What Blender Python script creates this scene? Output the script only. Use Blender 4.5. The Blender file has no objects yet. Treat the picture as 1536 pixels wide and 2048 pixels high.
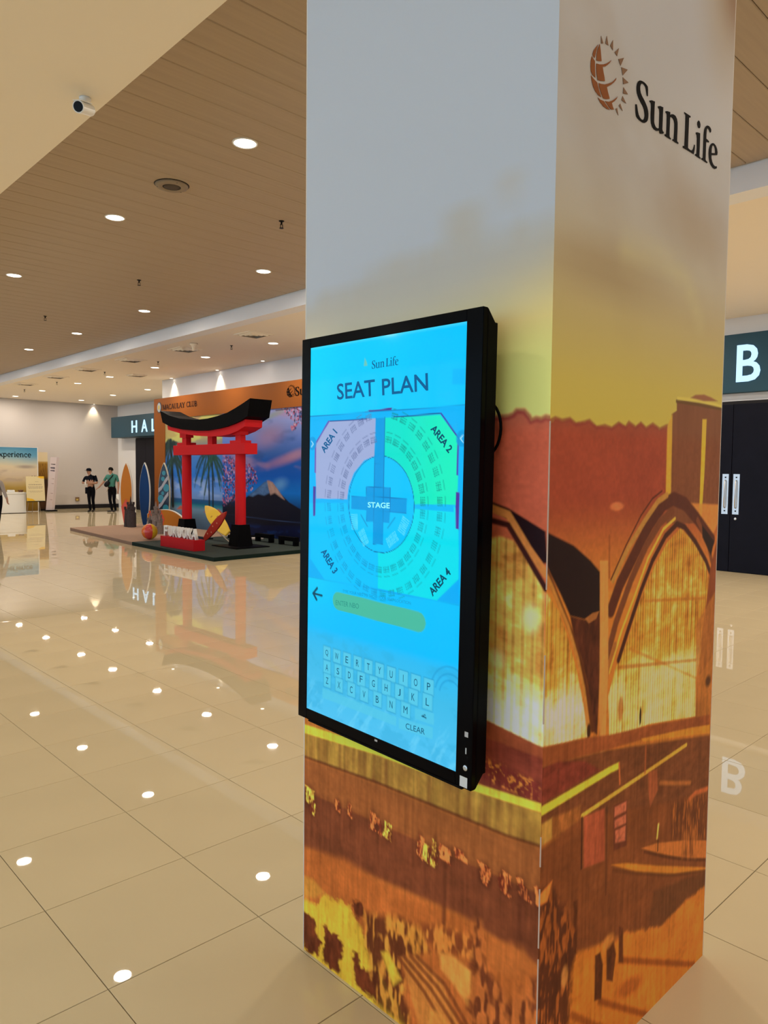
import bpy, bmesh, math, random
import numpy as np
from mathutils import Vector, Matrix

scene = bpy.context.scene
COL = scene.collection

# ------------------------------------------------------------------ camera
cam_data = bpy.data.cameras.new('camera')
cam_data.sensor_fit = 'VERTICAL'
cam_data.sensor_height = 36.0
cam_data.lens = 1474.45 / 2048 * 36.0
cam_data.clip_start = 0.05
cam_data.clip_end = 200
camera = bpy.data.objects.new('camera', cam_data)
COL.objects.link(camera)
CAM = Vector((-1.592, -1.071, 1.749))
yaw, pitch, roll = math.radians(46.502), math.radians(3.168), math.radians(0.573)
fw = Vector((math.cos(yaw) * math.cos(pitch), math.sin(yaw) * math.cos(pitch), -math.sin(pitch)))
rt = fw.cross(Vector((0, 0, 1))).normalized()
up = rt.cross(fw)
rt2 = rt * math.cos(roll) + up * math.sin(roll)
up2 = up * math.cos(roll) - rt * math.sin(roll)
M = Matrix((rt2, up2, -fw)).transposed().to_4x4()
M.translation = CAM
camera.matrix_world = M
scene.camera = camera

# ------------------------------------------------------------------ world, exposure
scene.view_settings.view_transform = 'Standard'
scene.view_settings.look = 'None'
scene.view_settings.exposure = 0.15
scene.view_settings.gamma = 1.0
scene.view_settings.use_curve_mapping = False
scene.cycles.max_bounces = 6
scene.cycles.use_adaptive_sampling = True
scene.cycles.adaptive_threshold = 0.09
scene.cycles.diffuse_bounces = 3
scene.cycles.glossy_bounces = 3
scene.cycles.transparent_max_bounces = 6
world = bpy.data.worlds.new('daylight')
scene.world = world
world.use_nodes = True
world.node_tree.nodes['Background'].inputs['Color'].default_value = (0.47, 0.74, 1.0, 1)
world.node_tree.nodes['Background'].inputs['Strength'].default_value = 2.3

LAMP_COLOR = (1.0, 0.89, 0.75)
PLANK_LAMP_W = 19.0
LOW_LAMP_W = 36.0
SOFFIT_LAMP_W = 15.0
WASH_LAMP_W = 12.0

# ------------------------------------------------------------------ helpers
def lin1(c):
    c = c / 255.0
    return c / 12.92 if c <= 0.04045 else ((c + 0.055) / 1.055) ** 2.4

def C(r, g, b):
    return (lin1(r), lin1(g), lin1(b))

def mat(name, col, rough=0.5, metal=0.0, spec=0.5, emit=None, estr=0.0, var=0.0, vscale=8.0, bump=0.0, bscale=60.0, coat=0.0, stretch=None):
    m = bpy.data.materials.new(name)
    m.use_nodes = True
    nt = m.node_tree
    b = nt.nodes['Principled BSDF']
    b.inputs['Base Color'].default_value = (*col, 1)
    b.inputs['Roughness'].default_value = rough
    b.inputs['Metallic'].default_value = metal
    b.inputs['Specular IOR Level'].default_value = spec
    b.inputs['Coat Weight'].default_value = coat
    if emit is not None:
        b.inputs['Emission Color'].default_value = (*emit, 1)
        b.inputs['Emission Strength'].default_value = estr
    if var > 0 or bump > 0:
        tc = nt.nodes.new('ShaderNodeTexCoord')
        src = tc.outputs['Object']
        if stretch:
            mp = nt.nodes.new('ShaderNodeMapping')
            mp.inputs['Scale'].default_value = stretch
            nt.links.new(src, mp.inputs['Vector'])
            src = mp.outputs['Vector']
    if var > 0:
        n = nt.nodes.new('ShaderNodeTexNoise')
        n.inputs['Scale'].default_value = vscale
        n.inputs['Detail'].default_value = 4
        nt.links.new(src, n.inputs['Vector'])
        r = nt.nodes.new('ShaderNodeValToRGB')
        r.color_ramp.elements[0].position = 0.3
        r.color_ramp.elements[1].position = 0.7
        r.color_ramp.elements[0].color = (*[max(0, c * (1 - var)) for c in col], 1)
        r.color_ramp.elements[1].color = (*[min(1, c * (1 + var)) for c in col], 1)
        nt.links.new(n.outputs['Fac'], r.inputs['Fac'])
        nt.links.new(r.outputs['Color'], b.inputs['Base Color'])
    if bump > 0:
        n2 = nt.nodes.new('ShaderNodeTexNoise')
        n2.inputs['Scale'].default_value = bscale
        nt.links.new(src, n2.inputs['Vector'])
        bp = nt.nodes.new('ShaderNodeBump')
        bp.inputs['Strength'].default_value = bump
        bp.inputs['Distance'].default_value = 0.002
        nt.links.new(n2.outputs['Fac'], bp.inputs['Height'])
        nt.links.new(bp.outputs['Normal'], b.inputs['Normal'])
    return m

def attr_mat(name, rough=0.5, spec=0.3, emission=None):
    """print material: colour comes from the mesh colour attribute 'print'"""
    m = bpy.data.materials.new(name)
    m.use_nodes = True
    nt = m.node_tree
    b = nt.nodes['Principled BSDF']
    a = nt.nodes.new('ShaderNodeAttribute')
    a.attribute_name = 'print'
    b.inputs['Roughness'].default_value = rough
    b.inputs['Specular IOR Level'].default_value = spec
    if emission is None:
        nt.links.new(a.outputs['Color'], b.inputs['Base Color'])
    else:
        b.inputs['Base Color'].default_value = (0.0, 0.0, 0.0, 1)
        nt.links.new(a.outputs['Color'], b.inputs['Emission Color'])
        b.inputs['Emission Strength'].default_value = emission
    return m

def emat(name, col, strength, rough=0.2):
    m = mat(name, (0.0, 0.0, 0.0), rough=rough, spec=0.1)
    b = m.node_tree.nodes['Principled BSDF']
    b.inputs['Emission Color'].default_value = (*col, 1)
    b.inputs['Emission Strength'].default_value = strength
    return m

def link_mesh(name, me, m=None, parent=None, loc=None):
    o = bpy.data.objects.new(name, me)
    COL.objects.link(o)
    if m is not None:
        if isinstance(m, (list, tuple)):
            for k in m:
                me.materials.append(k)
        elif len(me.materials) == 0:
            me.materials.append(m)
    if parent is not None:
        o.parent = parent
    if loc is not None:
        o.location = loc
    return o

def tag(o, label=None, cat=None, group=None, kind=None):
    if label: o['label'] = label
    if cat: o['category'] = cat
    if group: o['group'] = group
    if kind: o['kind'] = kind
    return o

def thing(name, loc, label, cat, rot=(0, 0, 0), group=None):
    o = bpy.data.objects.new(name, None)
    o.empty_display_size = 0.1
    COL.objects.link(o)
    o.location = loc
    o.rotation_euler = rot
    return tag(o, label, cat, group)

class MB:
    """collects shapes into one mesh"""
    def __init__(self):
        self.v = []; self.f = []; self.mi = []; self.cur = 0
    def raw(self, vs, fs):
        b = len(self.v)
        self.v += [tuple(p) for p in vs]
        self.f += [[i + b for i in f] for f in fs]
        self.mi += [self.cur] * len(fs)
        return self
    def box(self, x0, x1, y0, y1, z0, z1):
        vs = [(x0,y0,z0),(x1,y0,z0),(x1,y1,z0),(x0,y1,z0),(x0,y0,z1),(x1,y0,z1),(x1,y1,z1),(x0,y1,z1)]
        return self.raw(vs, [(0,3,2,1),(4,5,6,7),(0,1,5,4),(1,2,6,5),(2,3,7,6),(3,0,4,7)])
    def prism(self, poly, axis, a0, a1):
        """extrude 2-D polygon along axis ('x': poly=(y,z), 'y': poly=(x,z), 'z': poly=(x,y))"""
        n = len(poly)
        def p3(p, a):
            return {'x': (a, p[0], p[1]), 'y': (p[0], a, p[1]), 'z': (p[0], p[1], a)}[axis]
        vs = [p3(p, a0) for p in poly] + [p3(p, a1) for p in poly]
        fs = [list(range(n))[::-1], list(range(n, 2 * n))]
        fs += [[i, (i + 1) % n, n + (i + 1) % n, n + i] for i in range(n)]
        return self.raw(vs, fs)
    def lathe(self, prof, n=24, cx=0, cy=0, cap=True):
        """profile [(r,z)] round z"""
        vs = []
        for r, z in prof:
            for k in range(n):
                a = 2 * math.pi * k / n
                vs.append((cx + r * math.cos(a), cy + r * math.sin(a), z))
        fs = []
        for j in range(len(prof) - 1):
            for k in range(n):
                k2 = (k + 1) % n
                fs.append([j*n+k, j*n+k2, (j+1)*n+k2, (j+1)*n+k])
        if cap:
            fs.append(list(range(n))[::-1])
            fs.append([(len(prof)-1)*n + k for k in range(n)])
        return self.raw(vs, fs)
    def tube(self, pts, r, n=10, caps=True):
        pts = [Vector(p) for p in pts]
        rs = r if isinstance(r, (list, tuple)) else [r] * len(pts)
        vs = []; prev = None
        for i, p in enumerate(pts):
            t = (pts[min(i+1, len(pts)-1)] - pts[max(i-1, 0)]).normalized()
            if prev is None:
                a = Vector((0, 0, 1)) if abs(t.z) < 0.9 else Vector((1, 0, 0))
                u = t.cross(a).normalized()
            else:
                u = (prev - t * prev.dot(t)).normalized()
            prev = u
            w = t.cross(u)
            for k in range(n):
                a = 2 * math.pi * k / n
                vs.append(p + (u * math.cos(a) + w * math.sin(a)) * rs[i])
        fs = []
        for i in range(len(pts) - 1):
            for k in range(n):
                k2 = (k + 1) % n
                fs.append([i*n+k, i*n+k2, (i+1)*n+k2, (i+1)*n+k])
        if caps:
            fs.append(list(range(n))[::-1]); fs.append([(len(pts)-1)*n+k for k in range(n)])
        return self.raw(vs, fs)
    def mesh(self, name, smooth=False):
        me = bpy.data.meshes.new(name)
        me.from_pydata(self.v, [], self.f)
        me.polygons.foreach_set('material_index', self.mi)
        bm = bmesh.new(); bm.from_mesh(me)
        bmesh.ops.recalc_face_normals(bm, faces=bm.faces)
        bm.to_mesh(me); bm.free()
        if smooth:
            me.polygons.foreach_set('use_smooth', [True] * len(me.polygons))
        me.update()
        return me
    def build(self, name, m=None, parent=None, loc=None, smooth=False, bevel=0.0, rot=None):
        o = link_mesh(name, self.mesh(name, smooth), m, parent, loc)
        if rot: o.rotation_euler = rot
        if bevel > 0:
            bv = o.modifiers.new('bevel', 'BEVEL')
            bv.width = bevel; bv.segments = 2; bv.limit_method = 'ANGLE'
        return o

def curve_mesh(name, polys, thick=0.0):
    """flat filled outlines (even-odd holes) -> mesh in its own xy plane"""
    cu = bpy.data.curves.new(name, 'CURVE')
    cu.dimensions = '2D'; cu.fill_mode = 'BOTH' if thick > 0 else 'FRONT'
    cu.extrude = thick
    for p in polys:
        sp = cu.splines.new('POLY')
        sp.points.add(len(p) - 1)
        for i, q in enumerate(p):
            sp.points[i].co = (q[0], q[1], 0, 1)
        sp.use_cyclic_u = True
    o = bpy.data.objects.new(name, cu)
    COL.objects.link(o)
    dg = bpy.context.evaluated_depsgraph_get()
    me = bpy.data.meshes.new_from_object(o.evaluated_get(dg))
    bpy.data.objects.remove(o); bpy.data.curves.remove(cu)
    me.name = name
    return me

def text_mesh(name, s, thick=0.0, bold=0.0):
    cu = bpy.data.curves.new(name, 'FONT')
    cu.body = s; cu.size = 1.0; cu.extrude = thick; cu.offset = bold
    cu.resolution_u = 3
    o = bpy.data.objects.new(name, cu)
    COL.objects.link(o)
    dg = bpy.context.evaluated_depsgraph_get()
    me = bpy.data.meshes.new_from_object(o.evaluated_get(dg))
    bpy.data.objects.remove(o); bpy.data.curves.remove(cu)
    me.name = name
    return me

def remap(me, fn):
    n = len(me.vertices)
    co = np.empty(n * 3); me.vertices.foreach_get('co', co); co = co.reshape(n, 3)
    co = fn(co)
    me.vertices.foreach_set('co', np.ascontiguousarray(co, dtype=np.float64).ravel()); me.update()
    return me

def fit_text(me, u0, u1, v0, v1, plane, d, w=None):
    """stretch a flat mesh to a box u0..u1, v0..v1 and stand it up on a plane at depth d.
    plane 'x-': seen from -X (u = y, runs right to left); plane 'y-': seen from -Y (u = x)"""
    def fn(co):
        mn, mx = co.min(0), co.max(0)
        s = (co[:, 0] - mn[0]) / max(1e-9, mx[0] - mn[0]); t = (co[:, 1] - mn[1]) / max(1e-9, mx[1] - mn[1])
        z = co[:, 2]
        U = u0 + s * (u1 - u0); V = v0 + t * (v1 - v0)
        if plane == 'x-':
            return np.stack([d - z, U, V], 1)
        return np.stack([U, d - z, V], 1)
    return remap(me, fn)

# ---- painting of flat prints: colour per grid point
def vnoise(u, v, seed):
    rng = np.random.RandomState(seed)
    t = rng.rand(128, 128)
    iu = np.floor(u).astype(int); iv = np.floor(v).astype(int)
    fu = u - iu; fv = v - iv
    fu = fu * fu * (3 - 2 * fu); fv = fv * fv * (3 - 2 * fv)
    a = t[iu % 128, iv % 128]; b = t[(iu + 1) % 128, iv % 128]
    c = t[iu % 128, (iv + 1) % 128]; d = t[(iu + 1) % 128, (iv + 1) % 128]
    return (a * (1 - fu) + b * fu) * (1 - fv) + (c * (1 - fu) + d * fu) * fv

def fbm(u, v, seed, octs=4):
    s = 0; a = 0.5; n = 0
    for k in range(octs):
        s = s + a * vnoise(u * 2 ** k, v * 2 ** k, seed + k * 17); n += a; a *= 0.55
    return s / n

def sstep(a, b, x):
    t = np.clip((x - a) / (b - a), 0, 1)
    return t * t * (3 - 2 * t)

class Paint:
    def __init__(self, U, V):
        self.U = U; self.V = V
        self.img = np.zeros(U.shape + (3,))
    def stops(self, coord, stops):
        ks = [s[0] for s in stops]
        cs = np.array([C(*s[1]) for s in stops])
        for k in range(3):
            self.img[..., k] = np.interp(coord, ks, cs[:, k])
    def mix(self, mask, col):
        m = np.clip(mask, 0, 1)[..., None]
        col = np.array(col)
        self.img = self.img * (1 - m) + col * m
    def mix_at(self, sl, mask, col):
        m = np.clip(mask, 0, 1)[:, None]
        self.img[sl] = self.img[sl] * (1 - m) + col * m
    def _box(self, P, pad):
        P = np.asarray(P, float)
        return ((self.U > P[:, 0].min() - pad) & (self.U < P[:, 0].max() + pad) &
                (self.V > P[:, 1].min() - pad) & (self.V < P[:, 1].max() + pad))
    def sdist(self, u, v, P, closed=True):
        P = np.asarray(P, float); n = len(P)
        dmin = np.full(u.shape, 1e9); ins = np.zeros(u.shape, bool)
        for i in range(n if closed else n - 1):
            a = P[i]; b = P[(i + 1) % n]
            e = b - a; L = e @ e + 1e-12
            t = np.clip(((u - a[0]) * e[0] + (v - a[1]) * e[1]) / L, 0, 1)
            dx = u - a[0] - t * e[0]; dy = v - a[1] - t * e[1]
            dmin = np.minimum(dmin, dx * dx + dy * dy)
            if closed and a[1] != b[1]:
                c = ((a[1] > v) != (b[1] > v)) & (u < (b[0] - a[0]) * (v - a[1]) / (b[1] - a[1]) + a[0])
                ins ^= c
        d = np.sqrt(dmin)
        return np.where(ins, -d, d) if closed else d
    def fill(self, P, col, soft=0.003, alpha=1.0, wob=0.0, seed=1, wf=40):
        sl = self._box(P, soft * 2 + wob)
        if not sl.any(): return
        u = self.U[sl]; v = self.V[sl]
        if wob > 0:
            u = u + (fbm(u * wf, v * wf, seed) - .5) * wob * 2; v = v + (fbm(u * wf + 31, v * wf, seed + 5) - .5) * wob * 2
        d = self.sdist(u, v, P)
        m = sstep(soft, -soft, d) * alpha
        if callable(col): col = col(self.U[sl], self.V[sl])
        self.mix_at(sl, m, np.asarray(col))
    def stroke(self, P, w, col, soft=0.002, alpha=1.0):
        sl = self._box(P, w + soft * 2)
        if not sl.any(): return
        d = self.sdist(self.U[sl], self.V[sl], P, False)
        m = sstep(w / 2 + soft, w / 2 - soft, d) * alpha
        self.mix_at(sl, m, np.asarray(col))
    def blob(self, c, ru, rv, col, soft=0.3, alpha=1.0, rot=0.0):
        sl = self._box([(c[0]-ru*1.5-rv*1.5, c[1]-rv*1.5-ru*1.5), (c[0]+ru*1.5+rv*1.5, c[1]+rv*1.5+ru*1.5)], 0)
        if not sl.any(): return
        du = self.U[sl] - c[0]; dv = self.V[sl] - c[1]
        cr, sr = math.cos(rot), math.sin(rot)
        r = np.sqrt(((du * cr + dv * sr) / ru) ** 2 + ((-du * sr + dv * cr) / rv) ** 2)
        self.mix_at(sl, sstep(1 + soft, 1 - soft, r) * alpha, np.asarray(col))

def grid_mesh(name, us, vs, place, colors):
    """grid mesh with a colour attribute; place(U,V)->(N,3)"""
    nu, nv = len(us), len(vs)
    U, V = np.meshgrid(us, vs, indexing='ij')
    co = place(U.ravel(), V.ravel())
    i = np.arange(nu * nv).reshape(nu, nv)
    quads = np.stack([i[:-1, :-1], i[1:, :-1], i[1:, 1:], i[:-1, 1:]], -1).reshape(-1, 4)
    me = bpy.data.meshes.new(name)
    me.vertices.add(nu * nv); me.vertices.foreach_set('co', co.astype(np.float32).ravel())
    nq = len(quads)
    me.loops.add(nq * 4); me.loops.foreach_set('vertex_index', quads.astype(np.int32).ravel())
    me.polygons.add(nq)
    me.polygons.foreach_set('loop_start', np.arange(0, nq * 4, 4, dtype=np.int32))
    me.update(calc_edges=True)
    at = me.color_attributes.new('print', 'FLOAT_COLOR', 'POINT')
    rgba = np.ones((nu * nv, 4), np.float32)
    rgba[:, :3] = np.clip(colors.reshape(-1, 3), 0, None)
    at.data.foreach_set('color', rgba.ravel())
    me.validate()
    return me

def dupe(root, loc, label=None, rot=None):
    """copy a thing with its parts and sub-parts (lights too)"""
    r = root.copy(); COL.objects.link(r); r.location = loc
    if rot is not None: r.rotation_euler = rot
    if label: r['label'] = label
    for ch in list(root.children):
        c = ch.copy(); COL.objects.link(c); c.parent = r
        for g in list(ch.children):
            d = g.copy(); COL.objects.link(d); d.parent = c
    return r

# ------------------------------------------------------------------ materials of the hall
M_floor = mat('polished_tile', (0.685, 0.56, 0.355), rough=0.015, spec=0.4, var=0.03, vscale=1.2)
M_grout = mat('dark_grout', (0.16, 0.12, 0.07), rough=0.8)
M_plank = mat('brown_ceiling_plank', (0.41, 0.32, 0.235), rough=0.5, spec=0.3, var=0.05, vscale=3.0, stretch=(0.4, 8, 8))
M_gap = mat('dark_ceiling_gap', (0.10, 0.08, 0.06), rough=0.9)
M_soffit = mat('cream_soffit_paint', (0.90, 0.80, 0.63), rough=0.7)
M_lowceil = mat('cream_ceiling_paint', (0.92, 0.82, 0.68), rough=0.6)
M_trim = mat('white_trim_paint', (0.86, 0.86, 0.90), rough=0.5)
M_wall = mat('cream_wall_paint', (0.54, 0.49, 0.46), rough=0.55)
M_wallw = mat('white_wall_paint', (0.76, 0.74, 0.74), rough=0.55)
M_base = mat('dark_skirting', (0.02, 0.018, 0.02), rough=0.5, spec=0.1)
M_lens = emat('lamp_lens', (1.0, 0.90, 0.74), 10.0)
M_white = mat('white_metal', (0.80, 0.79, 0.76), rough=0.4)
M_black = mat('black_plastic', (0.004, 0.004, 0.006), rough=0.4, spec=0.15)
M_door = mat('dark_door_laminate', (0.006, 0.006, 0.012), rough=0.4, spec=0.08, var=0.1, vscale=4)
M_steel = mat('brushed_steel', (0.62, 0.64, 0.68), rough=0.35, metal=1.0)
M_teal = mat('teal_sign_panel', (0.020, 0.062, 0.095), rough=0.5, spec=0.2)
M_letter = emat('lit_letter', (0.50, 0.78, 1.0), 1.25)

X0, X1, Y0, Y1 = -12.0, 12.6, -9.0, 31.3
ZC, ZP = 4.55, 4.80

# ------------------------------------------------------------------ floor
floor = MB().box(X0, X1, Y0, Y1, -0.20, -0.004).build('floor', M_grout)
tag(floor, 'polished cream tile floor with thin dark joints', 'floor', kind='structure')
T = 0.6
gx = [k for k in range(-21, 21)]
def tile_mesh():
    h = T / 2 - 0.0016; g = h - 0.0012
    vs = [(-h,-h,-0.004),(h,-h,-0.004),(h,h,-0.004),(-h,h,-0.004),(-h,-h,-0.001),(h,-h,-0.001),(h,h,-0.001),(-h,h,-0.001),(-g,-g,0),(g,-g,0),(g,g,0),(-g,g,0)]
    fs = [(0,1,5,4),(1,2,6,5),(2,3,7,6),(3,0,4,7),(4,5,9,8),(5,6,10,9),(6,7,11,10),(7,4,8,11),(8,9,10,11)]
    me = bpy.data.meshes.new('tile'); me.from_pydata(vs, [], fs); me.update()
    me.materials.append(M_floor)
    return me
tiles = []
for i in range(-20, 22):
    for j in range(-15, 52):
        cx = -0.01 + i * T + T / 2; cy = 0.0875 + j * T + T / 2
        if cx - T/2 < X0 or cx + T/2 > X1 or cy - T/2 < Y0 or cy + T/2 > Y1:
            continue
        if 0.0 < cx - T/2 and cx + T/2 < 1.04 and 0 < cy - T/2 and cy + T/2 < 1.0:
            continue
        d = Vector((cx, cy, 0)) - CAM
        z = d.dot(fw)
        px = 768 + 1474 * d.dot(rt2) / z if z > 0.2 else -9999
        py = 1024 - 1474 * d.dot(up2) / z if z > 0.2 else -9999
        seen = z > 0.2 and -250 < px < 1800 and py < 2350 and not (640 < px < 1390 and z > 2.2)
        tiles.append((0 if seen else 1, d.length, cx, cy))
tiles.sort()
tm = tile_mesh()
for k in range(min(300, len(tiles))):
    o = bpy.data.objects.new('tile', tm); COL.objects.link(o)
    o.location = (tiles[k][2], tiles[k][3], 0); o.parent = floor
vs = []; fs = []
bv = [tuple(v.co) for v in tm.vertices]; bf = [tuple(p.vertices) for p in tm.polygons]
for t in tiles[300:]:
    b = len(vs)
    vs += [(x + t[2], y + t[3], z) for x, y, z in bv]; fs += [[i + b for i in f] for f in bf]
me = bpy.data.meshes.new('far_tiles'); me.from_pydata(vs, [], fs); me.update()
o = link_mesh('far_tiles', me, M_floor, floor); tag(o, kind='stuff')

# ------------------------------------------------------------------ ceilings
ceiling = MB().box(0.85, 6.11, Y0, Y1, ZP + 0.03, ZP + 0.10).build('ceiling', M_gap)
tag(ceiling, 'recessed brown plank ceiling bay', 'ceiling', kind='structure')
pm = MB()
pw = 0.33; pl0, pl1 = 0.85, 6.07
h = pw / 2 - 0.0025
pm.raw([(pl0,-h,0.022),(pl1,-h,0.022),(pl1,h,0.022),(pl0,h,0.022),(pl0,-h,0.006),(pl1,-h,0.006),(pl1,h,0.006),(pl0,h,0.006),
        (pl0,-h+0.006,0),(pl1,-h+0.006,0),(pl1,h-0.006,0),(pl0,h-0.006,0)],
       [(0,1,2,3),(0,4,5,1),(2,6,7,3),(4,8,9,5),(6,10,11,7),(8,11,10,9),(1,5,9,10,6,2),(0,3,7,11,8,4)])
plank_me = pm.mesh('plank'); plank_me.materials.append(M_plank)
for k in range(122):
    o = bpy.data.objects.new('plank', plank_me); COL.objects.link(o)
    o.location = (0, Y0 + 0.16 + k * pw, ZP); o.parent = ceiling
s = MB().box(X0, 0, Y0, Y1, ZC, ZP + 0.1).box(0, 0.85, Y0, 0, ZC, ZP + 0.1).box(0, 0.85, 1.01, Y1, ZC, ZP + 0.1)
tag(s.build('ceiling', M_soffit), 'lower cream soffit beside the plank ceiling', 'ceiling', kind='structure')
tag(MB().box(6.40, X1, Y0, Y1, ZC, ZP + 0.1).build('ceiling', M_lowceil), 'lower cream ceiling over the hall doors', 'ceiling', kind='structure')
tag(MB().box(6.11, 6.40, Y0, Y1, ZC, ZP + 0.1).build('trim_1', M_trim), 'white fascia between the plank ceiling and the lower ceiling', 'fascia', kind='structure')

# ------------------------------------------------------------------ walls
tag(MB().box(12.15, 12.3, Y0, 8.0, 0, ZP + 0.1).box(12.6, 12.75, 20.9, Y1, 0, ZP + 0.1).build('wall_back', M_wallw), 'white wall holding the hall doors', 'wall', kind='structure')
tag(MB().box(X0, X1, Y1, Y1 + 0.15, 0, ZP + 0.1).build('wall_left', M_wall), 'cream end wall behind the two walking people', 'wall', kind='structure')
tag(MB().box(9.5, X1, 8.0, 20.9, 0, ZC).build('wall_front', M_wallw), 'white projecting wall behind the booth', 'wall', kind='structure')
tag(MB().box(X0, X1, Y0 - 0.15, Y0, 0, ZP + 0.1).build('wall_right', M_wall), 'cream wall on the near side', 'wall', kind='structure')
tag(MB().box(X0, X1 - 0.01, Y1 - 0.03, Y1, 0, 0.17).build('baseboard_left', M_base), 'dark skirting along the end wall', 'skirting', kind='structure')
# glazed side of the hall (behind the photographer)
fr = MB()
for k in range(0, 41):
    y = Y0 + k * (Y1 - Y0) / 40
    fr.box(X0 - 0.08, X0, y - 0.03, y + 0.03, 0, ZC)
for z in (0.05, 1.1, 2.2, 3.3, 4.5):
    fr.box(X0 - 0.08, X0, Y0, Y1, z - 0.03, z + 0.03)
win = fr.build('window_1', M_white)
tag(win, 'glazed wall with a white grid of bars', 'window', kind='structure')
M_glass = bpy.data.materials.new('clear_glass'); M_glass.use_nodes = True
nt = M_glass.node_tree; nt.nodes.remove(nt.nodes['Principled BSDF'])
tr = nt.nodes.new('ShaderNodeBsdfTransparent'); gl = nt.nodes.new('ShaderNodeBsdfGlossy'); gl.inputs['Roughness'].default_value = 0.02
mx = nt.nodes.new('ShaderNodeMixShader'); mx.inputs[0].default_value = 0.06
nt.links.new(tr.outputs[0], mx.inputs[1]); nt.links.new(gl.outputs[0], mx.inputs[2]); nt.links.new(mx.outputs[0], nt.nodes['Material Output'].inputs['Surface'])
MB().box(X0 - 0.045, X0 - 0.035, Y0, Y1, 0.05, 4.5).build('pane', M_glass, win)

# ------------------------------------------------------------------ doors and their signs
def hall_door(name, ymid, label, dx=0.0, wleaf=0.95):
    """double door on the back wall, seen from -X"""
    d = MB().box(dx + 12.06, dx + 12.15, ymid - wleaf - 0.06, ymid + wleaf + 0.06, 0, 3.06).build(name, M_base)
    tag(d, label, 'door', kind='structure')
    for s in (-1, 1):
        y0, y1 = (ymid + 0.004, ymid + wleaf) if s > 0 else (ymid - wleaf, ymid - 0.004)
        leaf = MB().box(dx + 12.02, dx + 12.06, y0, y1, 0.01, 3.0).build('door_leaf', M_door, d, bevel=0.003)
        yc = ymid + 0.095 * s + 0.0
        MB().box(dx + 12.01, dx + 12.02, yc - 0.055, yc + 0.055, 1.04, 1.76).build('push_plate', M_steel, leaf)
        MB().tube([(dx + 12.01, yc, 1.15), (dx + 11.97, yc, 1.17), (dx + 11.97, yc, 1.63), (dx + 12.01, yc, 1.65)], 0.011, 8).build('pull_handle', M_steel, leaf, smooth=True)
        for zz in (1.10, 1.70):
            MB().box(dx + 12.004, dx + 12.01, yc - 0.012, yc + 0.012, zz - 0.012, zz + 0.012).build('bolt', M_black, leaf)
        if s < 0:
            m = MB().lathe([(0.022, 0), (0.022, 0.008), (0.015, 0.012)], 14)
            k = m.build('lock', M_steel, leaf, (dx + 12.02, yc, 0.96)); k.rotation_euler = (0, -math.pi / 2, 0)
    return d
hall_door('door_1', 4.245, 'dark double door under the sign with the letter B')
hall_door('door_2', 28.3, 'dark double door behind the blue surfboard', 0.45)

def hall_sign(loc_y0, loc_y1, z0, z1, letters, label, back=0.0):
    t = thing('hall_sign', (12.15, (loc_y0 + loc_y1) / 2, z0), label, 'sign')
    ox, oy, oz = t.location
    MB().box(-0.15, back, loc_y0 - oy, loc_y1 - oy, 0, z1 - z0).build('sign_panel', M_teal, t, bevel=0.01)
    for ch, ya, yb, za, zb in letters:
        me = text_mesh('letter', ch, 0.01, 0.012)
        fit_text(me, ya - oy, yb - oy, za - oz, zb - oz, 'x-', -0.162)
        link_mesh('letter', me, M_letter, t)
    return t
hall_sign(25.0, 30.62, 3.08, 3.965, [('H', 28.56, 28.06, 3.24, 3.74), ('A', 27.66, 27.12, 3.24, 3.74), ('L', 26.74, 26.34, 3.24, 3.74), ('L', 25.95, 25.55, 3.24, 3.74)],
          'dark teal sign box with lit letters beginning HAL, above the far doors', 0.45)
hall_sign(2.6, 8.0, 3.20, 4.235, [('B', 4.21, 3.81, 3.385, 4.03), ('L', 5.35, 5.02, 3.385, 4.03), ('L', 6.0, 5.67, 3.385, 4.03), ('A', 6.75, 6.3, 3.385, 4.03), ('H', 7.4, 7.0, 3.385, 4.03)],
          'dark teal sign box with lit letter B right of the pillar')

o = thing('wall_outlet', (10.75, 31.27, 0.33), 'small brown wall outlet between the two walking people', 'outlet')
MB().box(-0.08, 0.08, -0.02, 0.03, 0, 0.16).build('outlet_box', mat('brown_outlet', (0.22, 0.12, 0.05)), o)
MB().box(-0.05, 0.03, -0.026, -0.02, 0.02, 0.09).build('sticker', mat('yellow_sticker', (0.6, 0.45, 0.1)), o)

# ------------------------------------------------------------------ ceiling lamps
def downlight(x, y, z, label, watts, d=0.21, group=None):
    t = thing('downlight', (x, y, z), label, 'downlight', group=group)
    r = d / 2
    ring = MB().lathe([(r, 0.0), (r + 0.016, 0.0), (r + 0.014, -0.006), (r, -0.008)], 28, cap=False)
    ring.build('trim_ring', M_white, t, smooth=True)
    MB().lathe([(r, -0.002), (r * 0.5, -0.003)], 28).build('lens', M_lens, t)
    ld = bpy.data.lights.new('downlight_light', 'AREA'); ld.shape = 'DISK'; ld.size = d
    ld.energy = watts; ld.color = LAMP_COLOR
    lo = bpy.data.objects.new('downlight_light', ld); COL.objects.link(lo); lo.parent = t; lo.location = (0, 0, -0.02)
    return t
NUM = ['first', 'second', 'third', 'fourth', 'fifth', 'sixth', 'seventh', 'eighth', 'ninth', 'tenth', 'eleventh', 'twelfth']
row = [4.98, 7.85, 11.64, 15.0, 18.4, 21.8, 25.2, 28.6]
for k, y in enumerate(row):
    downlight(2.31, y, ZP, ['large bright downlight in the brown planks nearest the pillar top', 'bright downlight in the brown planks left of the round speaker', 'bright downlight in the brown planks at the left picture edge'][k] if k < 3 else
              'downlight in the speaker row of the plank ceiling, %s from the pillar' % NUM[k], PLANK_LAMP_W)
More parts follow.
